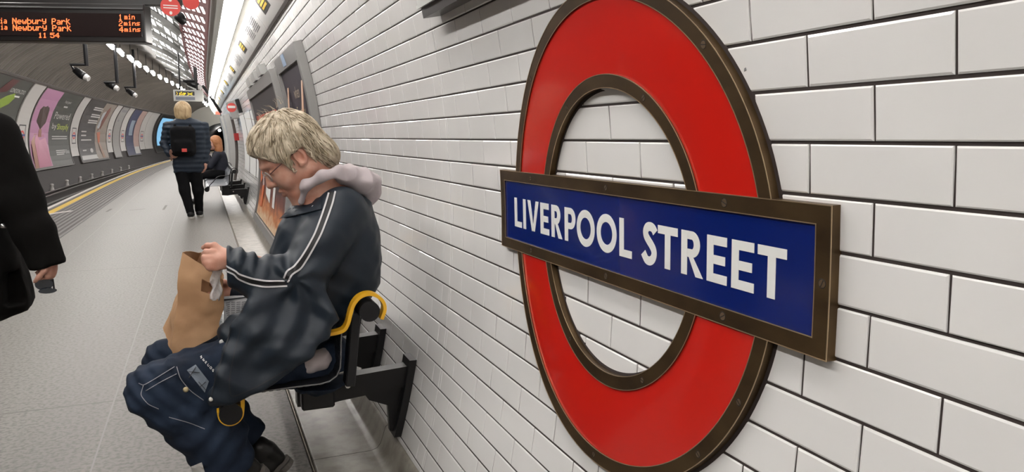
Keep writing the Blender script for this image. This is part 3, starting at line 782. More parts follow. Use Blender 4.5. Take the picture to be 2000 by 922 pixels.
tag(obj('curved_wall_board', wpatch(MB(), PW(58.4, 61.4, 190), 0, 1, 0, 1, 0, .05, 3, 12), M_greyp), 'plain grey curved panel right of the last white strip', 'panel')
rt, fn = poster(62.4, 72.0, 'big black framed screen glowing pale blue on the far tunnel wall', M_black, name='projection_screen', cat='screen')
part('lit_picture', wpatch(MB(), fn, .10, .92, .17, .90, .02), mat('blue_screen', (.1,.2,.3), .4, emis=(.24,.56,.86), estr=.75), rt, 'glowing pale blue picture')
# white enamel strips between the posters, each with a small framed roundel
for i, (y0, y1) in enumerate(((28.4,30.0),(37.1,38.6),(45.85,47.3),(49.8,51.4),(56.4,58.3))):
    f2 = PW(y0, y1, 190.0)
    lb = ['white strip right of the nearly black zoo poster','white strip between the pink poster and the dark runner poster','white strip right of the runner picture','white strip left of the blue poster','white strip right of the blue poster'][i]
    rt = thing('enamel_strip', cyl((y0+y1)/2, 190, RW-.06), lb, 'wall panel')
    part('strip_panel', wpatch(MB(), f2, 0, 1, 0, 1, 0, .05, 2, 16), M_greyp, rt)
    mb = MB()
    for u0, u1, v0, v1 in ((.22,.78,.20,.215),(.22,.78,.445,.46),(.22,.255,.215,.445),(.745,.78,.215,.445)): wpatch(mb, f2, u0, u1, v0, v1)
    part('black_outline', mb, M_ink, rt)
    o1 = [[f2(.5+r*math.cos(2*PI*k/24), .33+r*.31*math.sin(2*PI*k/24), .008) for k in range(25)] for r in (.11,.19)]
    rg = part('red_ring', MB().grid(o1), M_pred, rt); part('blue_bar', wpatch(MB(), f2, .27, .73, .318, .342, .012), mat('blue_print', (.02,.04,.22), .5), rt)
    if i == 0: part('yellow_sticker', wpatch(MB(), f2, .22, .48, .09, .165), M_pyel, rt); part('blue_sticker', wpatch(MB(), f2, .52, .78, .10, .165), mat('blue_print'), rt)

# ================================================================== POSTERS AND FITTINGS ON THE TILED WALL
def RWf(y0, y1, a0, a1, r): return lambda u, v, d=0.0: cyl(y1+(y0-y1)*u, a0+(a1-a0)*v, r-d)   # u from left (far) to right (near)
def wall_poster(y0, y1, a0, a1, label, paper):
    fn = RWf(y0, y1, a0, a1, RW-.035)
    root = thing('framed_poster', cyl((y0+y1)/2, a0, RW-.04), label, 'poster')
    part('backing', wpatch(MB(), fn, .005, .995, .005, .995, 0, .034, 3, 14), M_black, root)
    part('poster_sheet', wpatch(MB(), fn, .04, .96, .055, .93, .003, .003, 3, 14), paper, root)
    e = .075/(y1-y0); mb = MB()
    for u0, u1, v0, v1 in ((e,1-e,0,.05),(e,1-e,.935,1),(0,e,0,1),(1-e,1,0,1)): wpatch(mb, fn, u0, u1, v0, v1, .022, .056, 3, 14)
    part('frame', mb, M_alu, root, 'dull aluminium frame')
    return root, fn
rt, fn = wall_poster(5.10, 6.50, -14.5, 16.1, 'tall dark poster with three words and pale rays, nearer of the two wall posters', mcol('purple_black_paper', (.022,.015,.028)))
mb = MB()
for x0, x1, x2, x3 in ((.17,.235,.42,.30),(.80,.86,.98,.88)):
    wpoly(mb, fn, [(x0+.02,.86),(x0+.06,.86),(x2-.02,.08),(x3-.09,.08)], .006)
part('light_rays', mb, mcol('pale_orange_print', (.55,.33,.22)), rt, 'pale orange rays')
mb = MB(); wtext(mb, fn, 'when', .45, .80, .22, .05); part('poster_writing', mb, mcol('buff_print', (.45,.36,.27)), rt)
mb = MB(); wtext(mb, fn, 'Fantasy', .44, .70, .34, .065); part('poster_writing', mb, mcol('gold_print', (.45,.37,.20)), rt)
mb = MB(); wtext(mb, fn, 'Max', .48, .60, .26, .085); part('poster_writing', mb, M_white, rt)
part('blue_sticker', wpatch(MB(), fn, .40, .52, .945, .995, .026), mat('pale_blue_sticker', (.3,.4,.55), .5), rt)
rt, fn = wall_poster(7.05, 10.65, -15.0, 15.8, 'wide dark poster with an orange band of writing and fiery foot', mcol('dim_purple_paper', (.030,.024,.028)))
part('orange_band', wpoly(MB(), fn, [(.10,.80),(.86,.80),(.90,.66),(.14,.66)], .006), mcol('orange_print', (.42,.07,.03)), rt)
mb = MB(); [wpoly(mb, fn, [(.13+.052*i,.69),(.165+.052*i,.69),(.163+.052*i,.775),(.128+.052*i,.775)], .011) for i in range(14)]; part('poster_writing', mb, mcol('deep_orange_writing', (.60,.13,.06)), rt)
Mfire = mcol('fiery_print', (.4,.1,.03)); N, L, b = nodes(Mfire); sp = N.new('ShaderNodeSeparateXYZ'); tc = N.new('ShaderNodeTexCoord'); L.new(tc.outputs['Generated'], sp.inputs[0])
nz = N.new('ShaderNodeTexNoise'); nz.inputs['Scale'].default_value = 5; mp = N.new('ShaderNodeMapping'); mp.inputs['Scale'].default_value = (1,3,.5); L.new(tc.outputs['Generated'], mp.inputs[0]); L.new(mp.outputs[0], nz.inputs['Vector'])
ad = N.new('ShaderNodeMath'); ad.operation = 'MULTIPLY_ADD'; ad.inputs[1].default_value = .55; L.new(nz.outputs[0], ad.inputs[0]); L.new(sp.outputs['Z'], ad.inputs[2])
rp_ = N.new('ShaderNodeValToRGB'); L.new(ad.outputs[0], rp_.inputs[0]); rp_.color_ramp.elements[0].position = .25; rp_.color_ramp.elements[0].color = (.70,.55,.36,1); rp_.color_ramp.elements[1].position = 1.1 if False else 1.0; rp_.color_ramp.elements[1].color = (.03,.012,.012,1)
e_ = rp_.color_ramp.elements.new(.48); e_.color = (.55,.20,.07,1); e_ = rp_.color_ramp.elements.new(.72); e_.color = (.18,.05,.035,1); L.new(rp_.outputs[0], b.inputs['Base Color'])
part('fire_picture', wpatch(MB(), fn, .045, .955, .06, .47, .005, .002, 6, 10), Mfire, rt, 'orange fire printed across the foot')
part('pictured_handle', wpoly(MB(), fn, [(.185,.44),(.235,.46),(.245,.30),(.19,.28)], .012), mcol('pinkish_white_print', (.55,.40,.38)), rt)
part('pictured_bar', wpoly(MB(), fn, [(.17,.29),(.245,.30),(.235,.14),(.15,.13)], .012), mcol('bright_orange_print', (.62,.16,.06)), rt)
part('pictured_bar', wpoly(MB(), fn, [(.06,.44),(.13,.46),(.15,.34),(.08,.30)], .012), mat('bright_orange_print'), rt)
part('printed_label', wpoly(MB(), fn, [(.33,.33),(.50,.31),(.50,.21),(.34,.25)], .012), M_white, rt)
part('printed_label', wpoly(MB(), fn, [(.60,.33),(.66,.33),(.66,.20),(.60,.20)], .012), M_white, rt)
for i, (y0, y1) in enumerate(((7.75,8.15),(8.55,9.05),(9.4,9.95))):
    o = obj('junction_box', cpatch(MB(), y0, y1, 16.0, 17.7, RW-.07, .068, 2, 2), mat('grey_box_enamel', (.40,.40,.39), .35)); tag(o, ['small grey box above the orange poster, nearest of three','small grey box above the orange poster, middle of three','small grey box above the orange poster, furthest of three'][i], 'junction box')
for i, (y0, y1, lb) in enumerate(((11.0,11.45,'narrow bright white wall panel nearest the orange poster'),(11.55,13.05,'wide bright white wall panel in the middle of three'),(13.15,14.6,'bright white wall panel furthest from the orange poster'))):
    rt = obj('white_wall_board', cpatch(MB(), y0, y1, -5.5, 11.6, RW-.035, .033, 2, 10), mat('bright_white_enamel', (.85,.85,.84), .4), base=cyl((y0+y1)/2,-5.5,RW-.03)); tag(rt, lb, 'wall panel')
    part('panel_edge', cpatch(MB(), y0-.05, y0, -5.7, 11.8, RW-.036, .034, 2, 10), M_black, rt)
hp = thing('help_point', cyl(17.2, 2.5, RW-.05), 'small red call box on a dark upright conduit on the tiles', 'call point')
part('call_box', cpatch(MB(), 17.1, 17.4, 3.6, 6.4, RW-.09, .088, 2, 2), mat('red_box', (.36,.02,.02), .4), hp)
part('conduit', MB().tube([cyl(17.3, a, RW-.06) for a in np.linspace(-12, 12, 17)], .03, 8), M_trim, hp)
rs = thing('projecting_sign', cyl(13.9, 13.6, RW-.1), 'small round red and white sign projecting from the tiles on a black plate', 'sign')
c0 = Vector(cyl(13.9, 14.6, RW-.15)); nn = 24
part('sign_disc', MB().add([c0+Vector((.078*math.cos(2*PI*i/nn), -.012, .078*math.sin(2*PI*i/nn))) for i in range(nn)]+[c0+Vector((.078*math.cos(2*PI*i/nn), .012, .078*math.sin(2*PI*i/nn))) for i in range(nn)], [tuple(range(nn)), tuple(range(2*nn-1,nn-1,-1))]+[(i,(i+1)%nn,nn+(i+1)%nn,nn+i) for i in range(nn)]), M_pred, rs)
part('white_bar', MB().box(c0+Vector((0,-.016,.01)), (.06,.003,.02)), M_white, rs)
part('mounting_plate', cpatch(MB(), 13.75, 14.0, 12.4, 16.6, RW-.06, .06, 2, 2), M_black, rs)
for i, (y0,y1,a0,a1,m,lb,cat) in enumerate(((15.4,16.3,11.5,17.5,M_alu,'grey framed notice board high on the tiles beyond the round sign','notice board'),(19.2,20.6,-15,15,M_galv,'tall grey metal cupboard on the tiles near the second bench','cupboard'),(23.0,26.5,-15,16,mat('pale_cupboard', (.52,.53,.51), .4),'tall pale cupboard at the far end of the tiled wall','cupboard'))):
    o = obj('wall_board' if i == 0 else 'wall_cupboard', cpatch(MB(), y0, y1, a0, a1, RW-.13, .128, 3, 10), m, base=cyl(y0,a0,RW-.08)); tag(o, lb, cat)
    part('panel_face', cpatch(MB(), y0+.12, y1-.12, a0+.8, a1-.8, RW-.136, .008, 3, 8), mat('pale_board', (.45,.46,.46), .3), o)
o = obj('warning_sign', cpatch(MB(), 17.0, 17.5, 14.2, 16.6, RW-.05, .05, 2, 2), M_pyel); tag(o, 'tiny yellow sign high on the tiles under the frieze', 'sign')
o = obj('support_bracket', MB().tube([(.10,20.6,2.52),(.28,20.85,2.25),(.50,21.0,1.88)], .035, 8), M_black); tag(o, 'black slanting bracket below the far end of the bright lamps', 'bracket')

# ================================================================== HANGING SIGNS AND CAMERAS
FONT = {'i':'00100 00000 01100 00100 00100 00100 01110','a':'00000 00000 01110 00001 01111 10001 01111','N':'10001 11001 10101 10101 10011 10001 10001','e':'00000 00000 01110 10001 11111 10000 01110',
'w':'00000 00000 10001 10001 10101 10101 01010','b':'10000 10000 11110 10001 10001 10001 11110','u':'00000 00000 10001 10001 10001 10011 01101','r':'00000 00000 10110 11001 10000 10000 10000',
'y':'00000 10001 10001 10001 01111 00001 01110','P':'11110 10001 10001 11110 10000 10000 10000','k':'10000 10010 10100 11000 10100 10010 10001','1':'00100 01100 00100 00100 00100 00100 01110',
'm':'00000 00000 11010 10101 10101 10101 10101','n':'00000 00000 10110 11001 10001 10001 10001','2':'01110 10001 00001 00110 01000 10000 11111','s':'00000 00000 01111 10000 01110 00001 11110',
'4':'00010 00110 01010 10010 11111 00010 00010','5':'11111 10000 11110 00001 00001 10001 01110','t':'01000 11100 01000 01000 01000 01001 00110','o':'00000 00000 01110 10001 10001 10001 01110','p':'00000 00000 11110 10001 11110 10000 10000','>':'01000 00100 00010 00001 00010 00100 01000',' ':'00000 '*6+'00000','x':'00000 00000 10001 01010 00100 01010 10001','v':'00000 00000 10001 10001 10001 01010 00100'}
def dots(mb, s, px0, py0, px1, py1, plane, adv=6):
    P0, n = plane; cols = len(s)*adv-1
    for ci, ch in enumerate(s):
        rows = FONT[ch].split()
        for r in range(7):
            for c in range(5):
                if rows[r][c] == '1':
                    x = px0+(px1-px0)*(ci*adv+c)/cols; y = py0+(py1-py0)*r/7; wx = (px1-px0)/cols*.95; wy = (py1-py0)/7*.95
                    q = []
                    for a, b_ in ((x,y+wy),(x+wx,y+wy),(x+wx,y),(x,y)):
                        d = ray(a,b_); t = ((P0-CAMP)@n)/(d@n); q.append(CAMP+d*t)
                    mb.add([p-n*.004 for p in q]+[p+n*.001 for p in q], [(0,1,2,3),(7,6,5,4),(0,4,5,1),(1,5,6,2),(2,6,7,3),(3,7,4,0)])
    return mb
YD = 8.0; Pbr = A(285,83,YD); Ptr = A(285.5,8,YD); e = np.array([.954,-.30,0]); e /= np.linalg.norm(e); nrm = np.array([-e[1]*-1, 0, 0])
nrm = np.array([e[1], -e[0], 0.0]); nrm = nrm if nrm[1] < 0 else -nrm      # towards the camera
hgt = float(Ptr[2]-Pbr[2]); WD = 2.1
cD = Pbr-e*WD/2-nrm*.09+np.array([0,0,hgt/2])
MD = Matrix(((e[0],-nrm[0],0),(e[1],-nrm[1],0),(0,0,1)))
td = thing('train_indicator', cD-np.array([0,0,hgt/2]), 'black hanging train indicator with orange lit words Newbury Park and 11 54', 'display')
M_dark = mat('indicator_black', (.011,.009,.009), .35)
part('casing', MB().box(cD, (WD/2,.085,hgt/2), MD, .008), M_dark, td)
fr = cD+nrm*.088
part('window', MB().box(fr+np.array([0,0,-.02]), (WD/2-.03,.003,hgt/2-.07), MD, .001), mat('indicator_glass', (.018,.012,.012), .12), td)
part('top_rail', MB().box(fr+np.array([0,0,hgt/2-.045]), (WD/2-.01,.012,.008), MD, .003), mat('rail_grey', (.06,.06,.06), .4), td)
pl = (np.array(fr)+nrm*.006, nrm)
M_led = mat('orange_leds', (.3,.05,.01), .5, emis=(1,.16,.045), estr=2.2)
for w_, x0, y0_, x1, y1_ in (('ia',0,35,13,46),('ia',1,48,14,58),('Newbury',24,35,90,47),('Park',101,36,137,48),('Newbury',25,48,91,60),('Park',102,49,139,61),('11',75,64,91,74),('54',98,64,116,74),('1',232,28,238,39),('min',243,28,263,38),('2',232,40,239,51),('mins',242,41,273,50),('4',233,52,241,63),('mins',243,53,274,62)):
    part('lit_word', dots(MB(), w_, x0, y0_, x1, y1_, pl), M_led, td, 'orange lit dots reading '+w_)
bt = cD+np.array([0,0,hgt/2+.03])
part('top_beam', MB().box(bt+e*.15, (WD/2+.16,.05,.035), MD, .006), M_dark, td)
for s_ in (-.6,.75): part('hanger', MB().tube([bt+e*s_, bt+e*s_+np.array([0,0,2.0 if s_ < 0 else 1.55])], .025, 10), M_black, td)
rd = A(333,13,7.9); ns = thing('round_notice', rd-np.array([0,0,.085]), 'round red notice with white writing at the end of the indicator beam', 'sign')
dd = -ray(333,13)/np.linalg.norm(ray(333,13)); dd = np.array([dd[0],dd[1],0]); dd /= np.linalg.norm(dd); ex = np.array([-dd[1],dd[0],0]); ex = ex if ex[0] > 0 else -ex
def facing(c, a, b_, d=0): return tuple(c+ex*a+np.array([0,0,b_])+dd*d)
part('disc', MB().prism(blob(0,0,.086,.086,28), lambda a,b_: facing(rd,a,b_,.008), lambda a,b_: facing(rd,a,b_,-.008)), M_pred, ns)
mb = MB(); [mb.prism([(-.062,z_),(.062,z_),(.062,z_+.009),(-.062,z_+.009)], lambda a,b_: facing(rd,a,b_,.0100), lambda a,b_: facing(rd,a,b_,.007)) for z_ in (.004,-.018)]
mb.prism(blob(0,.058,.014,.014,10), lambda a,b_: facing(rd,a,b_,.010), lambda a,b_: facing(rd,a,b_,.007)); mb.prism(blob(0,-.058,.013,.016,10), lambda a,b_: facing(rd,a,b_,.010), lambda a,b_: facing(rd,a,b_,.007))
part('notice_writing', mb, M_white, ns)
part('arm', MB().tube([rd+dd*-.02+ex*-.02, rd+dd*-.02+ex*-.02+np.array([0,0,.9])], .012, 8), M_black, ns)
pc = A(351,34,8.3); ca = thing('security_camera', pc, 'black dome camera hanging right of the round red notice', 'camera')
part('camera_body', MB().tube([pc+[-.03,.05,.05], pc+[.0,-.02,0], pc+[.03,-.08,-.05]], [.035,.05,.035], 12), M_black, ca, smooth=True)
part('stem', MB().tube([pc+[-.03,.05,.05], pc+[-.03,.06,.30], pc+[-.06,.06,.62]], .012, 8), M_black, ca)
# two round red shades by the lattice, one tucked behind the notice
o = obj('second_round_notice', MB().prism(blob(0,0,.085,.085,28), lambda a,b_: facing(A(373,3,9.3),a,b_,.008), lambda a,b_: facing(A(373,3,9.3),a,b_,-.008)), M_pred); tag(o, 'second round red notice cut by the top of the picture', 'sign')
part('arm', MB().tube([A(373,3,9.3)+[0,.02,0], A(373,3,9.3)+[0,.02,.9]], .012, 8), M_black, o)
def hung_camera(pt, pb, lens, Y, lb, grp='hanging cameras over the track'):
    a, b_, c = A(*pt,Y), A(*pb,Y), A(*lens,Y); a = b_+(a-b_)*1.0; a = np.array([b_[0], b_[1], 4.05])
    t = thing('hanging_camera', b_, lb, 'camera')
    part('pole', MB().tube([a, b_], .045, 10), M_black, t)
    L_ = b_-np.array([.32,0,-.02]); part('bracket', MB().tube([b_+[.02,0,.03], L_, (L_+c)/2+[-.06,0,.02]], .03, 8), M_black, t)
    part('camera_body', MB().tube([(L_+c)/2+[-.05,.1,.02], c+[-.04,0,.02], c+[.02,-.05,-.02]], [.07,.09,.08], 12), M_black, t, smooth=True)
    part('lens_hood', MB().tube([c+[.02,-.05,-.02], c+[.09,-.08,-.06]], [.08,.06], 12), mat('pale_lens_hood', (.5,.49,.48), .4), t)
    return t
hung_camera((164,83),(169,129),(165,149),19,'black camera on a pole hanging below the indicator, nearest of three over the track')
hung_camera((221,95),(229,163),(224,170),23,'black camera on a pole under the first dashed lamps, middle of three')
hung_camera((258,118),(264,172),(261,184),27.5,'black camera on a pole under the dashed lamps, furthest of three')
hung_camera((383,150),(382,160),(386,168),22.5,'small black camera hung above the grey stopping sign')
for i, (x, y0, y1, Y) in enumerate(((242,72,96,30),(259,88,108,33),(273,97,116,36),(286,103,127,39))):
    b_ = A(x,y1,Y); t = np.array([b_[0],b_[1],4.12]); o = obj('ceiling_hanger', MB().tube([t, b_], .04, 8), M_trim); tag(o, 'thin dark hanger in the row above the dashed lamps', 'hanger', 'thin hangers above the dashed lamps')
# grey stopping sign with yellow lit words
YS = 22.0; p0, p1 = A(338,175,YS), A(398,198.5,YS); cS = (p0+p1)/2; hx_, hz_ = abs(p1[0]-p0[0])/2, abs(p1[2]-p0[2])/2
ss = thing('platform_sign', (cS[0],cS[1],cS[2]-hz_), 'grey hanging box with a yellow lit line above the walking woman', 'display')
part('casing', MB().box(cS+[0,.08,0], (hx_,.08,hz_), None, .01), mat('sign_grey_enamel', (.38,.38,.36), .4), ss)
pw = lambda a,b_: A(a,b_,YS)
def sbox(x0,y0,x1,y1,d): q0, q1 = A(x0,y0,YS), A(x1,y1,YS); c = (q0+q1)/2; return MB().box((c[0],YS-d,c[2]), (abs(q1[0]-q0[0])/2,.004,abs(q1[2]-q0[2])/2))
part('black_window', sbox(342,178,380,186.5,.004), M_ink, ss); part('lower_plate', sbox(343,189,381,195.5,.004), mat('blue_grey_plate', (.13,.14,.17), .4), ss)
M_yled = mat('yellow_leds', (.3,.2,.01), .5, emis=(1,.66,.03), estr=2.0); plS = (np.array([0,YS-.012,0]), np.array([0,-1.,0]))
for w_, x0, x1 in (('>',344,347),('stop',350,363),('x',366,376)): part('lit_word', dots(MB(), w_, x0, 179.3, x1, 186, plS), M_yled, ss, 'yellow lit dots')
for s_ in (-.2,.22): part('hanger', MB().tube([cS+[s_,.08,hz_], cS+[s_,.08,hz_+1.3]], .02, 8), M_black, ss)
YX = 31.0; q0, q1 = A(417,205,YX), A(431.5,224,YX); cx_ = (q0+q1)/2
xs = thing('exit_sign_box', (cx_[0],YX,q1[2]), 'white hanging box with a red lit foot beyond the bright lamps', 'sign')
part('casing', MB().box(cx_+[0,.08,0], (abs(q1[0]-q0[0])/2,.08,abs(q1[2]-q0[2])/2), None, .01), mat('pale_board'), xs)
q2, q3 = A(421,218,YX), A(430,223.5,YX); c = (q2+q3)/2; part('lit_face', MB().box((c[0],YX-.008,c[2]), (abs(q3[0]-q2[0])/2,.006,abs(q3[2]-q2[2])/2)), mat('red_lit_face', (.5,.05,.03), .5, emis=(1,.16,.10), estr=1.3), xs)
part('hanger', MB().tube([cx_+[0,.08,.2], cx_+[0,.08,1.0]], .02, 8), M_black, xs)

# ================================================================== BENCHES
M_pan = mat('perforated_steel', (.035,.037,.042), .38, .5)
N, L, b = nodes(M_pan); uvn = N.new('ShaderNodeUVMap'); mpn = N.new('ShaderNodeMapping'); L.new(uvn.outputs[0], mpn.inputs[0])
fr_ = N.new('ShaderNodeVectorMath'); fr_.operation = 'FRACTION'; L.new(mpn.outputs[0], fr_.inputs[0])
sb = N.new('ShaderNodeVectorMath'); sb.operation = 'SUBTRACT'; sb.inputs[1].default_value = (.5,.5,0); L.new(fr_.outputs[0], sb.inputs[0])
ln_ = N.new('ShaderNodeVectorMath'); ln_.operation = 'LENGTH'; L.new(sb.outputs[0], ln_.inputs[0])
lt = N.new('ShaderNodeMath'); lt.operation = 'LESS_THAN'; lt.inputs[1].default_value = .24; L.new(ln_.outputs['Value'], lt.inputs[0])
iv = N.new('ShaderNodeMath'); iv.operation = 'SUBTRACT'; iv.inputs[0].default_value = 1; L.new(lt.outputs[0], iv.inputs[1]); L.new(iv.outputs[0], b.inputs['Alpha'])
M_pan2 = mat('grey_perforated_seat', (.20,.215,.24), .35, .4)
_sc = lambda L_: [(x*.904, 1.243-(1.243-z)*.904) for x, z in L_]
PAN = _sc([(.028,.318),(.022,.345),(.045,.368),(.085,.376),(.15,.379),(.25,.380),(.345,.380),(.378,.386),(.402,.402),(.415,.428),(.419,.47),(.421,.52),(.424,.560),(.436,.580),(.455,.600),(.470,.635)])
def bench(y0, ny, wd, label, panm, arms=True):
    Lb = ny*wd; root = thing('platform_bench', (.3,y0+Lb/2,.10), label, 'bench')
    def sweep(prof, a, c, th):
        P = [[(x,a,z) for x,z in prof],[(x,c,z) for x,z in prof]]; Q = []
        nrm_ = []
        for i in range(len(prof)):
            p, q = prof[max(i-1,0)], prof[min(i+1,len(prof)-1)]; t = np.array([q[0]-p[0],q[1]-p[1]]); t /= np.linalg.norm(t); nrm_.append((t[1]*th,-t[0]*th))
        Q = [[(x+n_[0],yy,z+n_[1]) for (x,z),n_ in zip(prof,nrm_)] for yy in (a,c)]
        return MB().slab(P, Q)
    for i in range(ny):
        a, c = y0+wd*i+.012, y0+wd*(i+1)-.012
        pn = part('seat_pan', sweep(PAN, a, c, .004), panm, root, smooth=True, ang=40, fix=False)
        uv = pn.data.uv_layers.new(name='UVMap'); arc = {}
        s_ = 0; prev = None; tab = []
        for (x,z) in PAN:
            if prev: s_ += math.hypot(x-prev[0], z-prev[1])
            tab.append(s_); prev = (x,z)
        npf = len(PAN); o_ = np.array(wloc(pn))
        for lp in pn.data.loops:
            vi = lp.vertex_index % npf; yy = pn.data.vertices[lp.vertex_index].co[1]+o_[1]; uv.data[lp.index].uv = (tab[vi]/.022, (yy-y0)/.022)
        part('pan_edge', MB().tube([(x,a,z) for x,z in PAN], .0022, 6), mat('worn_pan_edge', (.16,.16,.165), .45, .3), root, 'bright cut edge of the pan')
    part('front_tube', MB().tube([(.041,y0-.012,.410),(.041,y0+Lb+.012,.410)], .034, 20), M_black, root, smooth=True, ang=50)
    part('back_tube', MB().tube([(.470,y0-.015,.690),(.470,y0+Lb+.015,.690)], .033, 24), M_black, root, smooth=True, ang=50)
    bk_ = _sc([(.560,.598),(.572,.632),(.566,.658),(.545,.678),(.520,.685),(.493,.677),(.473,.655),(.462,.625),(.452,.590),(.437,.566),(.410,.556),(.36,.552),(.28,.548),(.22,.52),(.17,.46),(.12,.41),(.095,.38),(.090,.335),(.083,.300),(.060,.279),(.030,.279),(.008,.300),(.002,.33)])
    band = []
    for i in range(len(bk_)-1):
        p0, p1, p2, p3 = bk_[max(i-1,0)], bk_[i], bk_[i+1], bk_[min(i+2,len(bk_)-1)]
        for q_ in range(4):
            t = q_/4; band.append(tuple(.5*(2*p1[d]+(p2[d]-p0[d])*t+(2*p0[d]-5*p1[d]+4*p2[d]-p3[d])*t*t+(-p0[d]+3*p1[d]-3*p2[d]+p3[d])*t**3) for d in (0,1)))
    band.append(bk_[-1])
    for yy, m in ((y0-.002, M_yel),(y0+Lb-.03, M_yel)):
        part('arm_rest', sweep(band, yy, yy+.038, .011), m if arms else M_black, root, 'yellow curled arm band' if arms else None, smooth=True, ang=40, fix=False)
    part('beam', MB().box((.335,y0+Lb/2+.12,.370), (.057,Lb/2-.13,.078), None, .006), M_bkmet, root)
    for k in range(ny):
        yy = y0+.25*wd+k*wd*.9 if k else y0+.02
        part('back_bracket', MB().box((.425,yy+.05,.555), (.016,.030,.125), Matrix.Rotation(R(6),3,'Y'), .004), M_black, root)
    for yy in [y0+.35, y0+Lb/2+.1, y0+Lb-.15]:
        br = part('support_arm', MB().prism([(.27,.286),(.27,.372),(.40,.372),(.672,.388),(.672,.310),(.42,.288),(.36,.278)], lambda a,b_: (a,yy-.03,b_), lambda a,b_: (a,yy+.03,b_)), M_bkmet, root)
        part('bolt', MB().tube([(.385,yy-.036,.336),(.385,yy-.03,.336)], .010, 8), M_steel, br); part('bolt', MB().tube([(.45,yy-.036,.343),(.45,yy-.03,.343)], .010, 8), M_steel, br)
        wx = lambda z: CX+math.sqrt(RW**2-(z-CZ)**2)
        part('wall_plate', MB().prism([(wx(z)-.028,z) for z in np.linspace(.125,.415,7)]+[(wx(z)-.001,z) for z in np.linspace(.415,.125,7)], lambda a,b_: (a,yy-.05,b_), lambda a,b_: (a,yy+.05,b_)), M_bkmet, root)
        part('gusset', MB().prism([(.672,.33),(.50,.315),(.53,.27),(.60,.24),(.605,.14),(.628,.13),(.66,.25)], lambda a,b_: (a,yy-.012,b_), lambda a,b_: (a,yy+.012,b_)), M_bkmet, root)
    return root
bench(2.35, 3, .50, 'black perforated wall bench with yellow arm bands, under the grey-haired man', M_pan)
bench(13.0, 3, 1.0, 'grey wall bench behind the walking woman, further down the platform', M_pan2, False)

# ================================================================== PEOPLE
def unit(v): v = np.array(v, float); return v/np.linalg.norm(v)
def skinmat(n, c, rough=.5):
    m = mat(n, c, rough); b = m.node_tree.nodes['Principled BSDF']; b.inputs['Subsurface Weight'].default_value = .12; b.inputs['Subsurface Radius'].default_value = (.01,.004,.002); b.inputs['Subsurface Scale'].default_value = .4
    return m
M_skin = skinmat('ruddy_skin', (.52,.275,.20)); noise_col(M_skin, (.46,.215,.15), (.58,.33,.25), 22, lo=.35, hi=.65); noise_bump(M_skin, 220, .25, .0008)
M_skin2 = skinmat('light_skin', (.50,.27,.20))
M_hair = mat('grey_blond_hair', (.46,.39,.28), .5); noise_col(M_hair, (.27,.215,.14), (.60,.52,.40), 38, (1,1,.45), .34, .66); noise_bump(M_hair, 130, .6, .003, (1,1,.3))
M_blond = mat('blond_hair', (.36,.25,.13), .55); noise_col(M_blond, (.27,.18,.09), (.46,.34,.19), 40, (1,1,.2)); M_ginger = mat('ginger_hair', (.36,.15,.06), .55)
M_jacket = mat('navy_nylon', (.0075,.0135,.022), .52, spec=.35); noise_bump(M_jacket, 7, .2, .006, (1,1,.75), 4)
for n_ in M_jacket.node_tree.nodes:
    if n_.type == 'TEX_NOISE': n_.noise_type = 'RIDGED_MULTIFRACTAL'; n_.inputs['Distortion'].default_value = .6; n_.inputs['Roughness'].default_value = .35
M_stripe = mat('pale_grey_piping', (.50,.49,.50), .5); M_band = mat('black_braid', (.006,.006,.007), .6)
M_denim = mat('dark_denim', (.018,.028,.050), .8, spec=.2); noise_col(M_denim, (.006,.010,.020), (.018,.030,.055), 9, (1,1,1), .3, .7); noise_bump(M_denim, 400, .3, .0008)
M_thread = mat('pale_thread', (.25,.25,.27), .7); M_hood = mat('pinkish_grey_fleece', (.42,.37,.38), .85); noise_bump(M_hood, 30, .4, .006)
M_leather = mat('black_leather', (.008,.0075,.007), .38, spec=.4); M_sole = mat('grey_sole', (.11,.10,.09), .7)
M_coat = mat('black_wool', (.004,.0036,.0033), .9, spec=.1); noise_bump(M_coat, 60, .3, .002)
M_quilt = mat('blue_quilted_nylon', (.014,.022,.036), .6, spec=.3); M_bkcloth = mat('black_cloth', (.004,.004,.005), .85, spec=.15); M_eye = mat('eye_white', (.55,.52,.48), .2); M_iris = mat('dark_iris', (.03,.03,.03), .2)

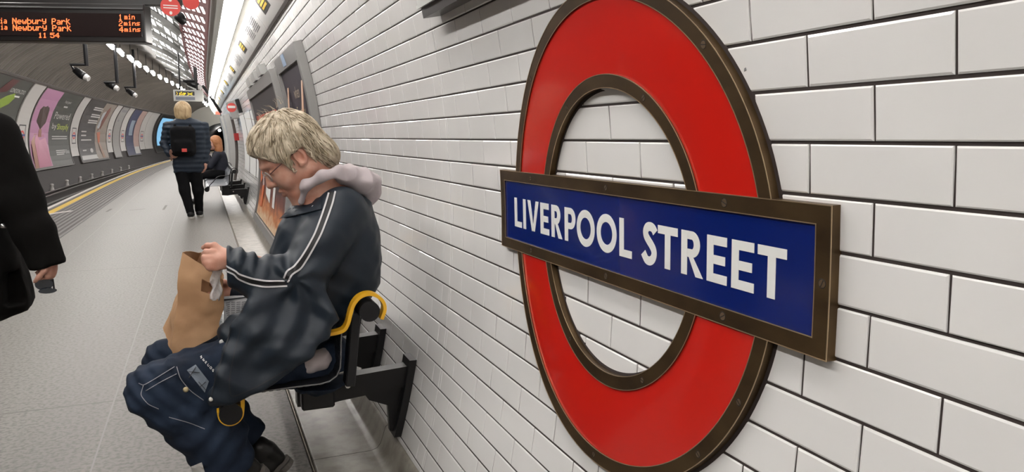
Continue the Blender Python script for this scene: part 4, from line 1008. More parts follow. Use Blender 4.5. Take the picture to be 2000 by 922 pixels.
def hand_fn(W, d, n, s, sc_=1.0, curl=(.9,.9,.7), spread=.02, thumb=(.5,.5)):
    # W wrist, d towards the knuckles, n the way the palm faces, s the thumb's side
    d, n, s = unit(d), unit(n), unit(s); W = np.array(W, float); fs = []
    M = np.stack([d, s, n], 1)
    fs.append(ell(W+d*.045*sc_, np.array([.052,.040,.017])*sc_, M)); fs.append(cone(W-d*.02*sc_, W+d*.03*sc_, .026*sc_, .026*sc_))
    palm = union(fs, .015*sc_); fing = []
    for i, (o_, ln) in enumerate(((.030,.92),(.010,1.02),(-.010,.95),(-.029,.76))):
        p = W+d*(.086-.006*abs(i-1))*sc_+s*o_*sc_; ang = 0; rr_ = .0095*sc_*(.9 if i == 3 else 1)
        dirv = unit(d+s*spread*(1.5-i)); pts = [p-d*.03*sc_, p]; rs = [rr_, rr_]
        for L_, c in zip((.042,.027,.021), curl):
            ang += c*(1+.08*i); v = dirv*math.cos(ang)+n*math.sin(ang); p = p+v*L_*ln*sc_; pts.append(p); rs.append(rr_*(.92 if L_ > .03 else .82))
        fing.append(chain(pts, rs, .004))
    p = W+d*.022*sc_+s*.026*sc_; pts = [p]; v = unit(d*.75+s*.65+n*.25)
    for L_, c in zip((.040,.032,.026), (0, thumb[0], thumb[1])):
        v = unit(v*math.cos(c)+unit(n*.8+d*.5-s*.3)*math.sin(c)); p = p+v*L_*sc_; pts.append(p)
    fing.append(chain(pts, [.0135*sc_,.012*sc_,.0105*sc_,.0085*sc_], .006))
    def f(P):
        b_ = palm(P); o_ = b_
        for g in fing: o_ = np.minimum(o_, smin(b_, g(P), .010*sc_))
        return o_
    return f
def head_fn(C, F, U, L_, s=1.0):       # C centre of the skull, F the way the face looks, U up, L_ to the head's own side
    M = np.stack([F, L_, U], 1)
    def p(f_, l_, u_): return C+(F*f_+L_*l_+U*u_)*s
    g = [ell(p(-.008,0,.022), np.array([.100,.077,.100])*s, M), ell(p(.040,0,-.040), np.array([.058,.058,.082])*s, M)]
    base = union(g, .04*s)
    parts = [cone(p(.072,.0,-.108), p(.070,.0,-.100), .024*s, .024*s), cone(p(.066,.022,-.100), p(-.005,.058,-.062), .018*s, .018*s), cone(p(.066,-.022,-.100), p(-.005,-.058,-.062), .018*s, .018*s),
             ell(p(.066,.036,-.045), np.array([.024,.024,.028])*s, M), ell(p(.066,-.036,-.045), np.array([.024,.024,.028])*s, M)]
    f = union([base]+parts, .022*s)
    brow = union([cone(p(.092,.012,.018), p(.078,.046,.016), .011*s, .008*s), cone(p(.092,-.012,.018), p(.078,-.046,.016), .011*s, .008*s)], .012*s)
    nose = union([cone(p(.092,0,.004), p(.113,0,-.036), .008*s, .0115*s), ell(p(.104,.012,-.040), np.array([.011,.008,.008])*s, M), ell(p(.104,-.012,-.040), np.array([.011,.008,.008])*s, M)], .008*s)
    lips = union([cone(p(.094,.018,-.073), p(.100,0,-.070), .005*s, .007*s), cone(p(.094,-.018,-.073), p(.100,0,-.070), .005*s, .007*s), cone(p(.092,.016,-.081), p(.098,0,-.083), .005*s, .0075*s), cone(p(.092,-.016,-.081), p(.098,0,-.083), .005*s, .0075*s)], .003*s)
    sock = union([ell(p(.100,.032,-.003), np.array([.016,.019,.013])*s, M), ell(p(.100,-.032,-.003), np.array([.016,.019,.013])*s, M)], .003)
    mouth = cone(p(.106,.020,-.077), p(.106,-.020,-.077), .0042*s, .0042*s)
    lids = union([ell(p(.081,.032,-.004), np.array([.0135,.0145,.0125])*s, M), ell(p(.081,-.032,-.004), np.array([.0135,.0145,.0125])*s, M)], .001)
    ears = []
    for sd in (1,-1):
        e_ = union([ell(p(-.004,.079*sd,-.012), np.array([.019,.008,.031])*s, M), cone(p(.008,.074*sd,-.036), p(.0,.076*sd,-.03), .008*s, .008*s)], .01*s)
        e_ = cut(e_, union([ell(p(-.001,.088*sd,-.013), np.array([.0115,.0125,.020])*s, M)], .001), .003*s); ears.append(e_)
    def F_(P):
        d = smin(f(P), brow(P), .014*s); d = smax(d, -sock(P), .010*s); d = smin(d, lids(P), .004*s); d = smin(d, nose(P), .012*s); d = smin(d, lips(P), .006*s); d = smax(d, -mouth(P), .003*s)
        for e_ in ears: d = smin(d, e_(P), .006*s)
        return d
    return F_, p, M
def inner_body(pts): return union([chain([p for p,_ in c], [r for _,r in c], .03) for c in pts], .05)

# ---------------------------------------------------------------- the man on the bench
YH = 2.58
th = R(37); F = unit([-math.cos(th), -.06, -math.sin(th)]); U = unit([-math.sin(th), .0, math.cos(th)]); U = unit(U-F*(U@F)); Ls = np.cross(F, U); Ls = Ls if Ls[1] < 0 else -Ls
HC = A(570,300,YH)
man = thing('seated_man', (.15,2.58,.02), 'grey-haired man in a navy striped jacket and jeans sitting on the near bench', 'person')
headf, hp_, HM = head_fn(HC, F, U, Ls, 1.07)
neck = union([cone(hp_(-.030,0,-.060), A(635,395,2.60), .058, .066), cone(hp_(.02,0,-.09), A(618,400,2.60), .035, .05)], .03)
nearW, farW = A(450,506,2.45), A(466,572,2.72)
hn = hand_fn(nearW, (-1,0.05,.02), (.1,1,-.35), (0,.15,1), .86, (1.3,1.35,1.0), thumb=(.9,.9)); hf = hand_fn(farW, (-1,-.15,-.05), (.1,-1,-.2), (0,-.15,1), .95, (.8,.9,.7))
body = union([headf, neck, inner_body([[(A(640,420,2.6),.12),(A(650,520,2.62),.11),(A(590,620,2.64),.08)], [(A(665,420,2.46),.05),(A(585,548,2.42),.045),(nearW,.030)], [(A(640,420,2.76),.05),(A(540,560,2.80),.045),(farW,.030)]])], .03)
def manskin(P):
    d = body(P); d = smin(d, hn(P), .012); return smin(d, hf(P), .012)
o = soft('body', manskin, (-.11,2.33,.46), (.62,2.92,1.36), .0031, M_skin, man)
for sd in (1,-1):
    e_ = part('eye', lathe(MB(), hp_(.082,.032*sd,-.006)-[0,0,.0125], [(.0125*math.sin(PI*k/8), .0125-.0125*math.cos(PI*k/8)) for k in range(9)], 12), M_eye, man, smooth=True)
# hair
hA = ell(hp_(-.010,0,.026), np.array([.104,.090,.108])*1.07, HM); hB = ell(hp_(-.075,0,-.052), np.array([.048,.066,.062]), HM); hC_ = ell(hp_(.040,0,.066), np.array([.062,.078,.050]), HM)
def hair0(P):
    q = (P-HC) @ HM
    d = smin(smin(hA(P), hB(P), .03), hC_(P), .03)
    fr = q[...,0]-(.043+(q[...,2]+.02)*.62)                    # in front of the hairline
    d = smax(d, fr, .010)
    low = np.minimum(q[...,0]+.030, -(q[...,2]+.012)) ; ear = smax(-(q[...,0]+.034), q[...,2]-.012, .01)   # clear of the ear and the cheek
    d = smax(d, -smax(ear, -(q[...,0]+.2), .01), .010)
    d = smax(d, -(q[...,2]+.125), .01)
    sb = np.linalg.norm((P-hp_(.034,.076,.006)) @ HM/np.array([.012,.009,.030]), axis=-1); return smin(d, (sb-1)*.012, .012)
def hair(P):
    q = (P-HC) @ HM; s_ = np.sin(q[...,0]*95+q[...,2]*40+3*np.sin(q[...,1]*45+q[...,2]*30))*np.sin(q[...,1]*80+q[...,0]*35+2*np.sin(q[...,0]*50))
    return hair0(P)+.0045*s_+.0030*wob(P, 110)
hr = soft('hair', hair, HC-.19, HC+.19, .0032, M_hair, man, 'short tousled grey-blond hair')
rng = np.random.RandomState(3); mb = MB(); crown = hp_(-.045,.0,.13)
def locks(f, n, centre, crown, rr_=.0016, L0=.045, jitter=.5, seed=1, keep=None):
    rng = np.random.RandomState(seed); mb = MB(); D = rng.randn(n*3,3); D /= np.linalg.norm(D,axis=1)[:,None]; cnt = 0
    P = centre+D*.22
    for _ in range(40): P = P-D*np.clip(f(P),-.02,.03)[:,None]*.8
    ok = np.abs(f(P)) < .002; P = P[ok][:n]; D = D[ok][:n]
    if keep is not None: m_ = keep(P); P = P[m_]; D = D[m_]
    def grad(Q):
        e_ = .002; g = np.stack([f(Q+np.eye(3)[i]*e_)-f(Q-np.eye(3)[i]*e_) for i in range(3)],1); return g/(np.linalg.norm(g,axis=1)[:,None]+1e-9)
    pts = [P.copy()]; Q = P.copy(); jit = rng.randn(*P.shape)*jitter
    for k in range(5):
        g = grad(Q); t = Q-crown+jit*.03; t = t-g*(t*g).sum(1)[:,None]; t = t/(np.linalg.norm(t,axis=1)[:,None]+1e-9)
        t = t+jit*.12; Q = Q+t*L0/5; Q = Q-g*f(Q)[:,None]*.9+g*(.0030+.0050*(k/4)**1.5*rng.rand(len(Q),1)); pts.append(Q.copy())
    for i in range(len(P)):
        mb.tube([tuple(p[i]) for p in pts], [rr_*.5, rr_, rr_, rr_*.9, rr_*.6, rr_*.15], 4, cap=False)
    return mb
lk = part('hair_locks', locks(hair0, 1700, HC, crown, .0016, .034, .6), M_hair, man, None, smooth=True, fix=False); lk['kind'] = 'stuff'
lk = part('hair_clumps', locks(hair0, 330, HC, crown, .0042, .062, .35, 5), M_hair, man, None, smooth=True, fix=False); lk['kind'] = 'stuff'
mb = MB()
for i in range(16):
    a = rng.uniform(-1,1); p0 = hp_(-.03+.05*a,rng.uniform(-.03,.03),.135); d_ = U*rng.uniform(.02,.035)+F*rng.uniform(-.02,.03)+Ls*rng.uniform(-.02,.02)
    mb.tube([p0, p0+d_*.6, p0+d_+F*.008], [.0008,.0006,.0002], 3, cap=False)
lk2 = part('stray_hairs', mb, M_hair, man, None, fix=False); lk2['kind'] = 'stuff'
# glasses
gl = part('glasses', MB().tube([hp_(-.008,.083,.004), hp_(.030,.080,.004), hp_(.098,.064,-.004)], .0016, 6), mat('dark_red_wire', (.06,.012,.012), .3), man, 'thin dark wire glasses')
mb = MB()
for sd in (1,-1):
    c = hp_(.103,.033*sd,-.010); mb.tube([c+Ls*.024*math.cos(2*PI*i/20)+U*.018*math.sin(2*PI*i/20)+F*(.004*abs(math.sin(PI*i/20))-.003) for i in range(21)], .0013, 5, cap=False)
mb.tube([hp_(.105,.010,-.004), hp_(.110,0,-.001), hp_(.105,-.010,-.004)], .0013, 5); part('lens_rims', mb, M_galv, gl)
g_ = mat('spectacle_glass', (.9,.9,.9), .02); g_.node_tree.nodes['Principled BSDF'].inputs['Transmission Weight'].default_value = 1; g_.node_tree.nodes['Principled BSDF'].inputs['IOR'].default_value = 1.05
for sd in (1,-1):
    c = hp_(.103,.033*sd,-.010); part('lens', MB().prism([(.022*math.cos(2*PI*i/16),.016*math.sin(2*PI*i/16)) for i in range(16)], lambda a,b_: tuple(c+Ls*a+U*b_), lambda a,b_: tuple(c+Ls*a+U*b_+F*.0012)), g_, gl)
# jacket
torso = inflate([(600,388),(640,374),(690,368),(718,392),(734,440),(741,500),(735,545),(712,585),(680,625),(650,650),(600,700),(540,700),(490,640),(505,575),(520,545),(528,490),(545,440),(568,402)], 2.62, .185, .15)
skirt2 = poly2([(A(*p,2.31)[0], A(*p,2.31)[2]) for p in [(520,560),(485,590),(452,640),(428,695),(414,745),(402,785),(409,794),(440,790),(480,776),(522,757),(575,724),(612,694),(640,662),(662,625),(640,560)]])
def skirt(P):
    x, y, z = P[...,0], P[...,1], P[...,2]; yc = 2.300+.010*np.sin(x*24+z*20)+.004*np.sin(x*55-z*30)+np.clip(z-.62,0,.3)*.35
    return smax(skirt2(x, z), np.abs(y-yc)-.022, .030)
lap = union([cone(A(560,640,2.52), A(470,655,2.50), .105, .075), cone(A(560,640,2.72), A(490,640,2.72), .10, .07)], .05)
uarm = chain([A(668,412,2.49), A(632,470,2.45), A(590,535,2.41)], [.082,.084,.082], .03)
farm = chain([A(590,540,2.41), A(520,548,2.41), A(470,525,2.43), A(446,507,2.45)], [.082,.068,.056,.044], .03)
farc = chain([A(645,415,2.76), A(545,560,2.80), A(490,572,2.76), A(468,572,2.72)], [.080,.075,.055,.042], .03)
def jacket(P):
    d = smin(torso(P), skirt(P), .045); d = smin(d, lap(P), .04)
    d = smin(d, farc(P), .02)
    a = smin(uarm(P), farm(P), .035); d = smin(d, a, .022)
    x, y, z = P[...,0], P[...,1], P[...,2]
    el = A(575,545,2.35); r_ = np.sqrt((x-el[0])**2+(z-el[2])**2); ang = np.arctan2(z-el[2], x-el[0])
    w1 = np.exp(-(r_/.17)**2)*np.clip((2.56-y)/.1,0,1)
    d = d+.0065*w1*np.sin(ang*6.5+r_*30)*np.clip(r_/.05,0,1)
    fx = A(480,515,2.4); w2 = np.exp(-((x-fx[0])/.09)**2-((z-fx[2]-.02)/.06)**2); d = d+.006*w2*np.sin((x*1.0-z*.35)*150)
    d = d+.0035*wob(P*np.array([1.,1.,.8]), 13, 1.3)+.0022*wob(P, 38, 4)+.0020*np.abs(np.sin((x*.9+z*1.4)*22+1.5*np.sin(z*14+x*7)))
    d = d+.004*np.sin((x*.35+z)*75+2*np.sin(x*18))*np.exp(-((z-.60)/.13)**2)
    u_ = x*.80-z*.60+.02*np.sin(x*9+z*14); v_ = x*.60+z*.80
    d = d+.0045*np.sin(u_*88+1.2*np.sin(v_*13))*np.clip((2.46-y)/.08,0,1)*np.clip((.80-z)/.12,0,1)*np.clip(.45+.55*np.sin(v_*11+1),0,1)
    cuff = (P-(A(443,505,2.45))) @ unit([-1,.05,.02]); d = smax(d, np.where(np.abs(P-A(443,505,2.45)).max(-1) < .12, cuff, -1), .006)
    d = smax(d, -(neck(P)-.008), .012)
    return smax(d, -(np.linalg.norm(P-A(602,372,2.59), axis=-1)-.045), .02)
jk = soft('jacket', jacket, (-.10,2.20,.34), (.66,2.98,1.17), .0050, M_jacket, man, 'navy nylon jacket with two pale stripes down the sleeve')
def zz(pts, w_, lift, m, nm, th_=.0012): return part(nm, ribbon(jacket, pts, w_, lift, th_), m, jk, smooth=True, fix=True, ang=60)
sA = [(642,376),(636.6,395),(628,421.5),(615,456),(601,482),(588,503),(574,521),(560,529),(554,544)]
sB = [(655,373),(650,395.4),(641,421.5),(628,456),(614,482),(602,503),(588,525),(570,536),(562,552)]
zz([((a[0]+b_[0])/2,(a[1]+b_[1])/2) for a,b_ in zip(sA,sB)], 13, .0012, M_band, 'sleeve_band')
zz(sA, 3.4, .0030, M_stripe, 'sleeve_stripe'); zz(sB, 3.4, .0030, M_stripe, 'sleeve_stripe')
sC = [(430,511),(443,520.7),(460,529.4),(467,536),(493,544.6),(519,549),(556,549)]; sD = [(427,521.8),(440.7,529.4),(457,536),(465,545.7),(488.5,555.4),(517,561),(561,558.7)]
zz([((a[0]+b_[0])/2,(a[1]+b_[1])/2) for a,b_ in zip(sC,sD)], 11, .0012, M_band, 'sleeve_band')
zz(sC, 3.2, .0030, M_stripe, 'sleeve_stripe'); zz(sD, 3.2, .0030, M_stripe, 'sleeve_stripe')
zz([(452,640),(436,690),(422,735),(410,786)], 2.4, .001, mat('dark_seam', (.008,.010,.014), .6), 'front_seam'); zz([(470,640),(455,700),(447,745),(450,778),(500,757),(560,722)], 2.0, .001, mat('dark_seam'), 'front_seam')
def snap(f, px_, py_, r_, m, par, nm='snap_button', lift=.001):
    c = march(f, px_, py_); d_ = unit(CAMP-c); a = unit(np.cross(d_,[0,0,1])); b_ = np.cross(a,d_)
    G = [[tuple(c+d_*h+(a*math.cos(2*PI*k/14)+b_*math.sin(2*PI*k/14))*r) for k in range(15)] for r, h in ((r_,-.002),(r_,.003),(r_*.8,.0045),(r_*.25,.0048),(0.0001,.0042))]
    return part(nm, MB().grid(G), m, par, smooth=True)
collar = part('collar_flap', patch(jacket, [(545,428),(572,400),(627,384),(628,408)], 8, 8, .004, .003), M_jacket, jk, smooth=True, ang=50)
snap(jacket, 612, 404, .0055, M_galv, jk, lift=.004); snap(jacket, 582, 418, .004, M_galv, jk)
snap(jacket, 412, 780, .0068, mat('pale_metal_button', (.45,.44,.40), .35, .5), jk)
# hooded top
hoodf0 = union([chain([A(588,392,2.52), A(600,362,2.49), A(630,342,2.48), A(664,334,2.50), A(692,345,2.55)], [.017,.019,.020,.023,.030], .02),
               chain([A(588,394,2.64), A(604,362,2.70), A(640,338,2.71), A(680,336,2.68), A(700,348,2.62)], [.018,.020,.022,.028,.034], .02),
               chain([A(672,345,2.52), A(706,352,2.56), A(724,372,2.60), A(717,392,2.60)], [.034,.040,.036,.022], .03), ell(A(700,352,2.62), (.075,.12,.040), None)], .022)
def hoodf(P):
    x, y, z = P[...,0], P[...,1], P[...,2]; return hoodf0(P)+.004+.009*(np.abs(np.sin(x*22-z*30+y*16+1.2*np.sin(x*30+z*20)))-.6)*.8+.003*wob(P, 38)
hd = soft('hood', hoodf, A(560,420,2.4)-[0,.05,.03], A(760,300,2.85)+[.02,.08,.02], .0042, M_hood, man, 'pinkish grey fleece hood lying on the shoulders')
hm = inflate([(560,722),(585,698),(612,684),(638,682),(647,698),(636,714),(610,724),(585,727)], 2.46, .06, .04); soft('hooded_top_hem', lambda P: smax(hm(P)+.002*wob(P,60), .462-P[...,2], .004), (.15,2.36,.44), (.42,2.56,.62), .005, mat('pale_grey_fleece', (.46,.42,.43), .85), man)
# jeans
thn = inflate([(282,722),(330,699),(400,676),(460,655),(560,670),(612,700),(600,735),(520,757),(470,775),(430,795),(360,805),(300,803),(262,792),(249,765),(256,738)], 2.48, .095, .08)
shn = chain([A(302,765,2.48), A(360,806,2.48), A(412,842,2.48), A(440,900,2.50)], [.082,.088,.096,.090], .03)
thf = chain([A(323,703,2.75), A(430,690,2.74), A(600,705,2.70)], [.068,.082,.10], .03); shf = chain([A(326,708,2.75), A(420,790,2.74), A(478,846,2.72)], [.066,.072,.070], .03)
pel = ell(A(620,705,2.60), (.13,.17,.11), None)
def jeans(P):
    x, y, z = P[...,0], P[...,1], P[...,2]
    d = smin(thn(P), shn(P), .03); d2 = smin(thf(P), shf(P), .03); d = smin(smin(d, d2, .012), pel(P), .05)
    k = A(285,760,2.4); w1 = np.exp(-((x-k[0])**2+(z-k[2])**2)/.16**2)
    d = d+.004*wob(P, 24, 2)+.0025*wob(P, 60, 5)+.005*np.sin((x*.8-z*1.1)*62+2*np.sin(x*22))*np.exp(-((z-.33)/.12)**2)+.003*w1*np.sin((x+z)*110)
    d = smax(d, np.where(x > .03, .464-z, -1), .01) if False else np.where(x > .06, smax(d, np.where(z > .41, .464-z, -1), .004), d)
    e1, n1_ = A(458,908,2.5), unit([.5,0,-1]); d = smax(d, np.where(y < 2.62, (P-e1)@n1_-.02, -1), .004)
    e2, n2_ = A(492,858,2.72), unit([.9,0,-1]); return smax(d, np.where(y >= 2.62, (P-e2)@n2_, -1), .004)
jn = soft('jeans', jeans, (-.42,2.34,.02), (.46,2.90,.66), .0055, M_denim, man, 'dark blue jeans with a cargo pocket')
for pts in ([(270.6,748.6),(280,753),(301,741),(341,716)],[(280,753),(274,771.5),(289,790),(310,799)],[(284,764),(310,748),(345,730)],[(345,716),(352,740),(372,764),(398,782)],[(330,815),(370,826),(400,838)]):
    part('seam', ribbon(jeans, pts, 1.5, .0008, .0008), M_thread, jn, smooth=True)
lp_ = part('pocket_label', patch(jeans, [(365,723),(382,712),(408,745),(400,767)], 6, 6, .003, .002), mat('grey_blue_patch', (.16,.19,.23), .7), jn, 'grey blue cloth patch')
for a, b_ in (((368,726),(390,728)),((369,738),(383,716)),((388,746),(402,762)),((402,746),(390,756))): part('cross_stitch', ribbon(jeans, [a, b_], 1.2, .0058, .0006), M_ink, lp_)
snap(jeans, 363, 761, .0085, mat('brass_button', (.35,.29,.17), .35, .7), jn, 'pocket_button'); snap(jeans, 433, 668, .008, M_galv, jn, 'belt_ring')
# printed code on the thigh
mb = MB()
for i, ch in enumerate('ZEPC02'):
    p = np.array([391,697.])+np.array([4.6,5.2])*i
    for s0, s1 in {'Z':(((0,0),(3.5,-3)),((3.5,-3),(1.5,4)),((1.5,4),(5,1))),'E':(((0,0),(2.5,4)),((0,0),(3.5,-2.5)),((1.2,2),(4,0)),((2.5,4),(5.5,1.5))),'P':(((0,0),(2.5,4)),((0,0),(3.5,-2.5)),((3.5,-2.5),(4.5,0)),((4.5,0),(1.2,2))),'C':(((0,0),(2.5,4)),((0,0),(3.5,-2.5)),((2.5,4),(5.5,1.5))),'0':(((0,0),(2.5,4)),((0,0),(3.5,-2.5)),((2.5,4),(5.5,1.5)),((3.5,-2.5),(5.5,1.5))),'2':(((0,0),(3.5,-2.5)),((3.5,-2.5),(4.5,0)),((4.5,0),(1.2,2)),((1.2,2),(2.5,4)),((2.5,4),(5.5,1.5)))}[ch]:
        rbn = ribbon(jeans, [tuple(p+np.array(s0)*.8), tuple(p+np.array(s1)*.8)], 1.1, .0012, .0006, 2); mb.add(rbn.v, rbn.f)
part('printed_code', mb, M_white, jn, 'pale printed code')
part('cuff_label', patch(jeans, [(372,912),(394,903),(400,922),(380,930)], 5, 5, .003, .0015), M_white, jn, 'white printed label on the cuff')
# shoes
def shoe(heel, ball, toe, up, nm, lab):      # heel, ball and toe points of the foot; up: from sole to laces
    heel, ball, toe, up = [np.array(v, float) for v in (heel, ball, toe, up)]; t = unit(ball-heel); up = unit(up-t*(up@t)); s2 = np.cross(t, up)
    M = np.stack([t, s2, up], 1)
    f = union([rbox(heel+up*.045+t*.012, (.046,.034,.050), M, .026), rbox((heel*.4+ball*.6)+up*.032, (.075,.040,.034), M, .028), cone(ball+up*.028, toe+up*.024, .036, .026), cone(heel+up*.075+t*.01, heel+up*.10+t*.012, .036, .040)], .02)
    lo = np.min([heel,ball,toe],0)-.13; hi = np.max([heel,ball,toe],0)+.13
    s_ = soft('shoe', lambda P: smax(f(P)+.001*wob(P,50), -((P-heel)@up)+.004, .003), lo, hi, .0045, M_leather, man, lab); L_ = np.linalg.norm(toe-heel)+.05
    pl_ = [(-.04+L_*(.5-.5*math.cos(2*PI*i/28)), .042*math.sin(2*PI*i/28)*(1+.12*math.cos(2*PI*i/28+PI))) for i in range(28)]
    part('sole', MB().prism(pl_, lambda u,v: tuple(heel+t*u+s2*v+up*.006), lambda u,v: tuple(heel+t*u+s2*v-up*.010)), M_sole, s_)
    part('heel_block', MB().prism([(-.037+.034*math.cos(2*PI*i/16)+.03, .036*math.sin(2*PI*i/16)) for i in range(16)], lambda u,v: tuple(heel+t*u+s2*v-up*.009), lambda u,v: tuple(heel+t*u+s2*v-up*.028)), M_sole, s_)
h1 = A(546,905,2.73); shoe(h1, h1+[-.115,-.01,-.085], h1+[-.20,-.01,-.115], (-.35,0,1), 'shoe', 'black leather shoe raised on its toe')
h2 = A(497,925,2.50); shoe(h2, h2+[-.10,-.02,-.07], h2+[-.17,-.03,-.10], (-.75,-.2,1), 'shoe', 'black leather shoe with its grey sole showing')

# ---------------------------------------------------------------- paper bag, plastic and newspaper
M_kraft = mat('brown_kraft_paper', (.36,.205,.10), .7); noise_col(M_kraft, (.36,.20,.10), (.46,.275,.145), 7); noise_bump(M_kraft, 9, .35, .01)
bag = thing('paper_bag', A(380,680,2.60), 'open brown paper carrier bag with a cut handle on the man\'s lap', 'bag')
def bagpt(u, t):        # u round the bag 0..4, t up 0..1
    B = [A(336,697,2.53), A(428,652,2.53), A(418,618,2.68), A(316,640,2.68)]; T = [A(357,493,2.55), A(437,548,2.50), A(432,528,2.63), A(392,492,2.67)]
    i = int(u) % 4; f_ = u-int(u); f_ = f_*f_*(3-2*f_)*.25+f_*.75
    b_ = B[i]*(1-f_)+B[(i+1)%4]*f_; tt = T[i]*(1-f_)+T[(i+1)%4]*f_; p = b_*(1-t)+tt*t
    c = (sum(B)/4)*(1-t)+(sum(T)/4)*t; d_ = p-c; amp = .10*math.sin(PI*t)
    p = c+d_*(1+amp*.6); w_ = wob(np.array([p]), 30, 3)[0]*.005+wob(np.array([p]), 75, 1)[0]*.0022+.004*math.sin(u*3.1+t*9)
    return p+unit(d_)*w_
nu, nt = 64, 26; V = []; Fc = []
for lay in (0, 1):
    for i in range(nu):
        for j in range(nt+1):
            p = bagpt(4*i/nu, j/nt); 
            if lay: c = sum(bagpt(k+.5, j/nt) for k in range(4))/4; p = p+unit(c-p)*.0012
            V.append(p)
L1 = nu*(nt+1)
def hole(i, j): u = 4*(i+.5)/nu; t = (j+.5)/nt; return .50 < u < .92 and .70 < t < .865 and not (u > .8 and t < .74)
for i in range(nu):
    for j in range(nt):
        if hole(i, j): continue
        a, b_, c, d_ = i*(nt+1)+j, ((i+1)%nu)*(nt+1)+j, ((i+1)%nu)*(nt+1)+j+1, i*(nt+1)+j+1
        Fc.append((a,b_,c,d_)); Fc.append((L1+d_,L1+c,L1+b_,L1+a))
for i in range(nu): a, b_ = i*(nt+1)+nt, ((i+1)%nu)*(nt+1)+nt; Fc.append((a,b_,L1+b_,L1+a))
mb = MB(); mb.add(V, Fc); mb.add([V[i*(nt+1)]+np.array([0,0,.001]) for i in range(nu)], [tuple(range(nu))])
part('bag_walls', mb, M_kraft, bag, smooth=True, ang=28, fix=False)
M_plas = mat('thin_clear_plastic', (.75,.75,.76), .12); b = M_plas.node_tree.nodes['Principled BSDF']; b.inputs['Alpha'].default_value = .45
P = [[A(412+i*3.4+3*math.sin(j*1.3+i), 519+j*7.4+3*math.sin(i*1.7+j*.6), 2.475+.012*math.sin(i*1.9+j*1.1)-.0) for j in range(10)] for i in range(7)]
Q = [[p+np.array([0,.0006,0]) for p in row] for row in P]
tag(obj('plastic_wrapper', MB().slab(P, Q), M_plas, smooth=True), 'crumpled clear plastic wrapper hanging between his hand and the paper bag', 'wrapper')
q = [A(437,576,2.66), A(486,573,2.70), A(480,640,2.62), A(436,650,2.60)]
def qd(s, t, h=0): p = q[0]*(1-s)*(1-t)+q[1]*s*(1-t)+q[2]*s*t+q[3]*(1-s)*t; return tuple(p+np.array([0,-.03-h+.006*math.sin(s*5+t*3),0]))
nw = obj('newspaper', MB().slab([[qd(i/5,j/5,.001) for j in range(6)] for i in range(6)], [[qd(i/5,j/5,0) for j in range(6)] for i in range(6)]), mat('newsprint', (.52,.53,.54), .6), base=tuple(q[3])); tag(nw, 'white printed paper with an orange corner held behind the bag', 'newspaper')
mb = MB()
def qpoly(mb, pl_, h0=.0022): return mb.prism(pl_, lambda s,t: qd(s,t,h0), lambda s,t: qd(s,t,h0-.001))
qpoly(mb, [(0,.07),(1,.03),(1,.06),(0,.11)]); part('headline_rule', mb, M_ink, nw)
mb = MB()
for i in range(7):
    for j in range(4): qpoly(mb, [(.08+.21*j,.17+.055*i),(.24+.21*j,.16+.055*i),(.24+.21*j,.185+.055*i),(.08+.21*j,.195+.055*i)])
part('print_columns', mb, M_gink, nw)
part('black_emblem', qpoly(MB(), [(.62+.34*math.cos(a)*1.0-.12*math.sin(a), .58+.17*math.sin(a)-.14*math.cos(a)) for a in np.linspace(0,2*PI,20)[:-1]], .003), M_ink, nw); part('emblem_centre', qpoly(MB(), [(.62+.22*math.cos(a)-.08*math.sin(a), .58+.10*math.sin(a)-.09*math.cos(a)) for a in np.linspace(0,2*PI,20)[:-1]], .0042), M_white, nw)
part('orange_corner', qpoly(MB(), [(.0,.98),(.0,.84),(.28,.68),(.5,.82),(.2,.95)], .0052), mat('orange_paper', (.55,.13,.05), .5), nw)

# ---------------------------------------------------------------- the person in the black coat at the left edge
YC = 3.0
cw = thing('standing_person', (-.87,3.0,0), 'person in a long black coat at the left edge holding sunglasses', 'person')
ct = inflate([(-175,165),(-90,165),(-35,205),(-5,250),(12,320),(18,420),(38,485),(63,588),(58,603),(0,623),(-120,640),(-240,628),(-300,590),(-262,420),(-255,260),(-225,200)], YC, .15, .12)
ca_ = chain([A(-10,262,2.88), A(40,395,2.84), A(66,450,2.82), A(96,522,2.80)], [.075,.066,.058,.054], .03); cb_ = chain([A(-232,262,3.1), A(-270,420,3.1), A(-260,520,3.0)], [.078,.065,.055], .03)
def coat(P):
    d = smin(smin(ct(P), ca_(P), .02), cb_(P), .03); e1 = A(94,519,2.8); d = smax(d, np.where(np.abs(P-e1).max(-1) < .14, (P-e1)@unit([.22,0,-1]), -1), .006)
    return d+.004*wob(P, 16)+.0015*wob(P, 50)
body = union([chain([A(-132,60,YC), A(-132,80,YC)], [.10,.09], .02), chain([A(-132,110,YC),A(-132,170,YC)], [.05,.06], .02), chain([A(-132,220,YC),A(-132,450,YC)], [.11,.13], .05), chain([A(-10,262,2.88),A(60,440,2.82),A(96,500,2.80)], [.045,.04,.028], .03), chain([A(-232,262,3.1), A(-265,420,3.1), A(-258,540,3.0)], [.045,.04,.028], .03),
              chain([A(-160,480,3.0), (-1.02,3.0,.45), (-1.03,3.02,.08)], [.09,.06,.045], .03), chain([A(-100,480,3.0), (-.80,2.95,.45), (-.76,2.9,.08)], [.09,.06,.045], .03)], .04)
hW = A(96,500,2.80); hw1 = hand_fn(hW, (.02,0,-1), (-.9,.35,0), (-.1,-1,.0), .80, (1.35,1.45,1.0), thumb=(.8,.7)); hw2 = hand_fn(A(-258,545,3.0), (0,0,-1), (.9,0,0), (0,-1,0), .9, (.3,.4,.3))
soft('body', lambda P: smin(smin(body(P), hw1(P), .01), hw2(P), .01), (-1.42,2.70,.0), (-.42,3.30,1.72), .0075, M_skin2, cw)
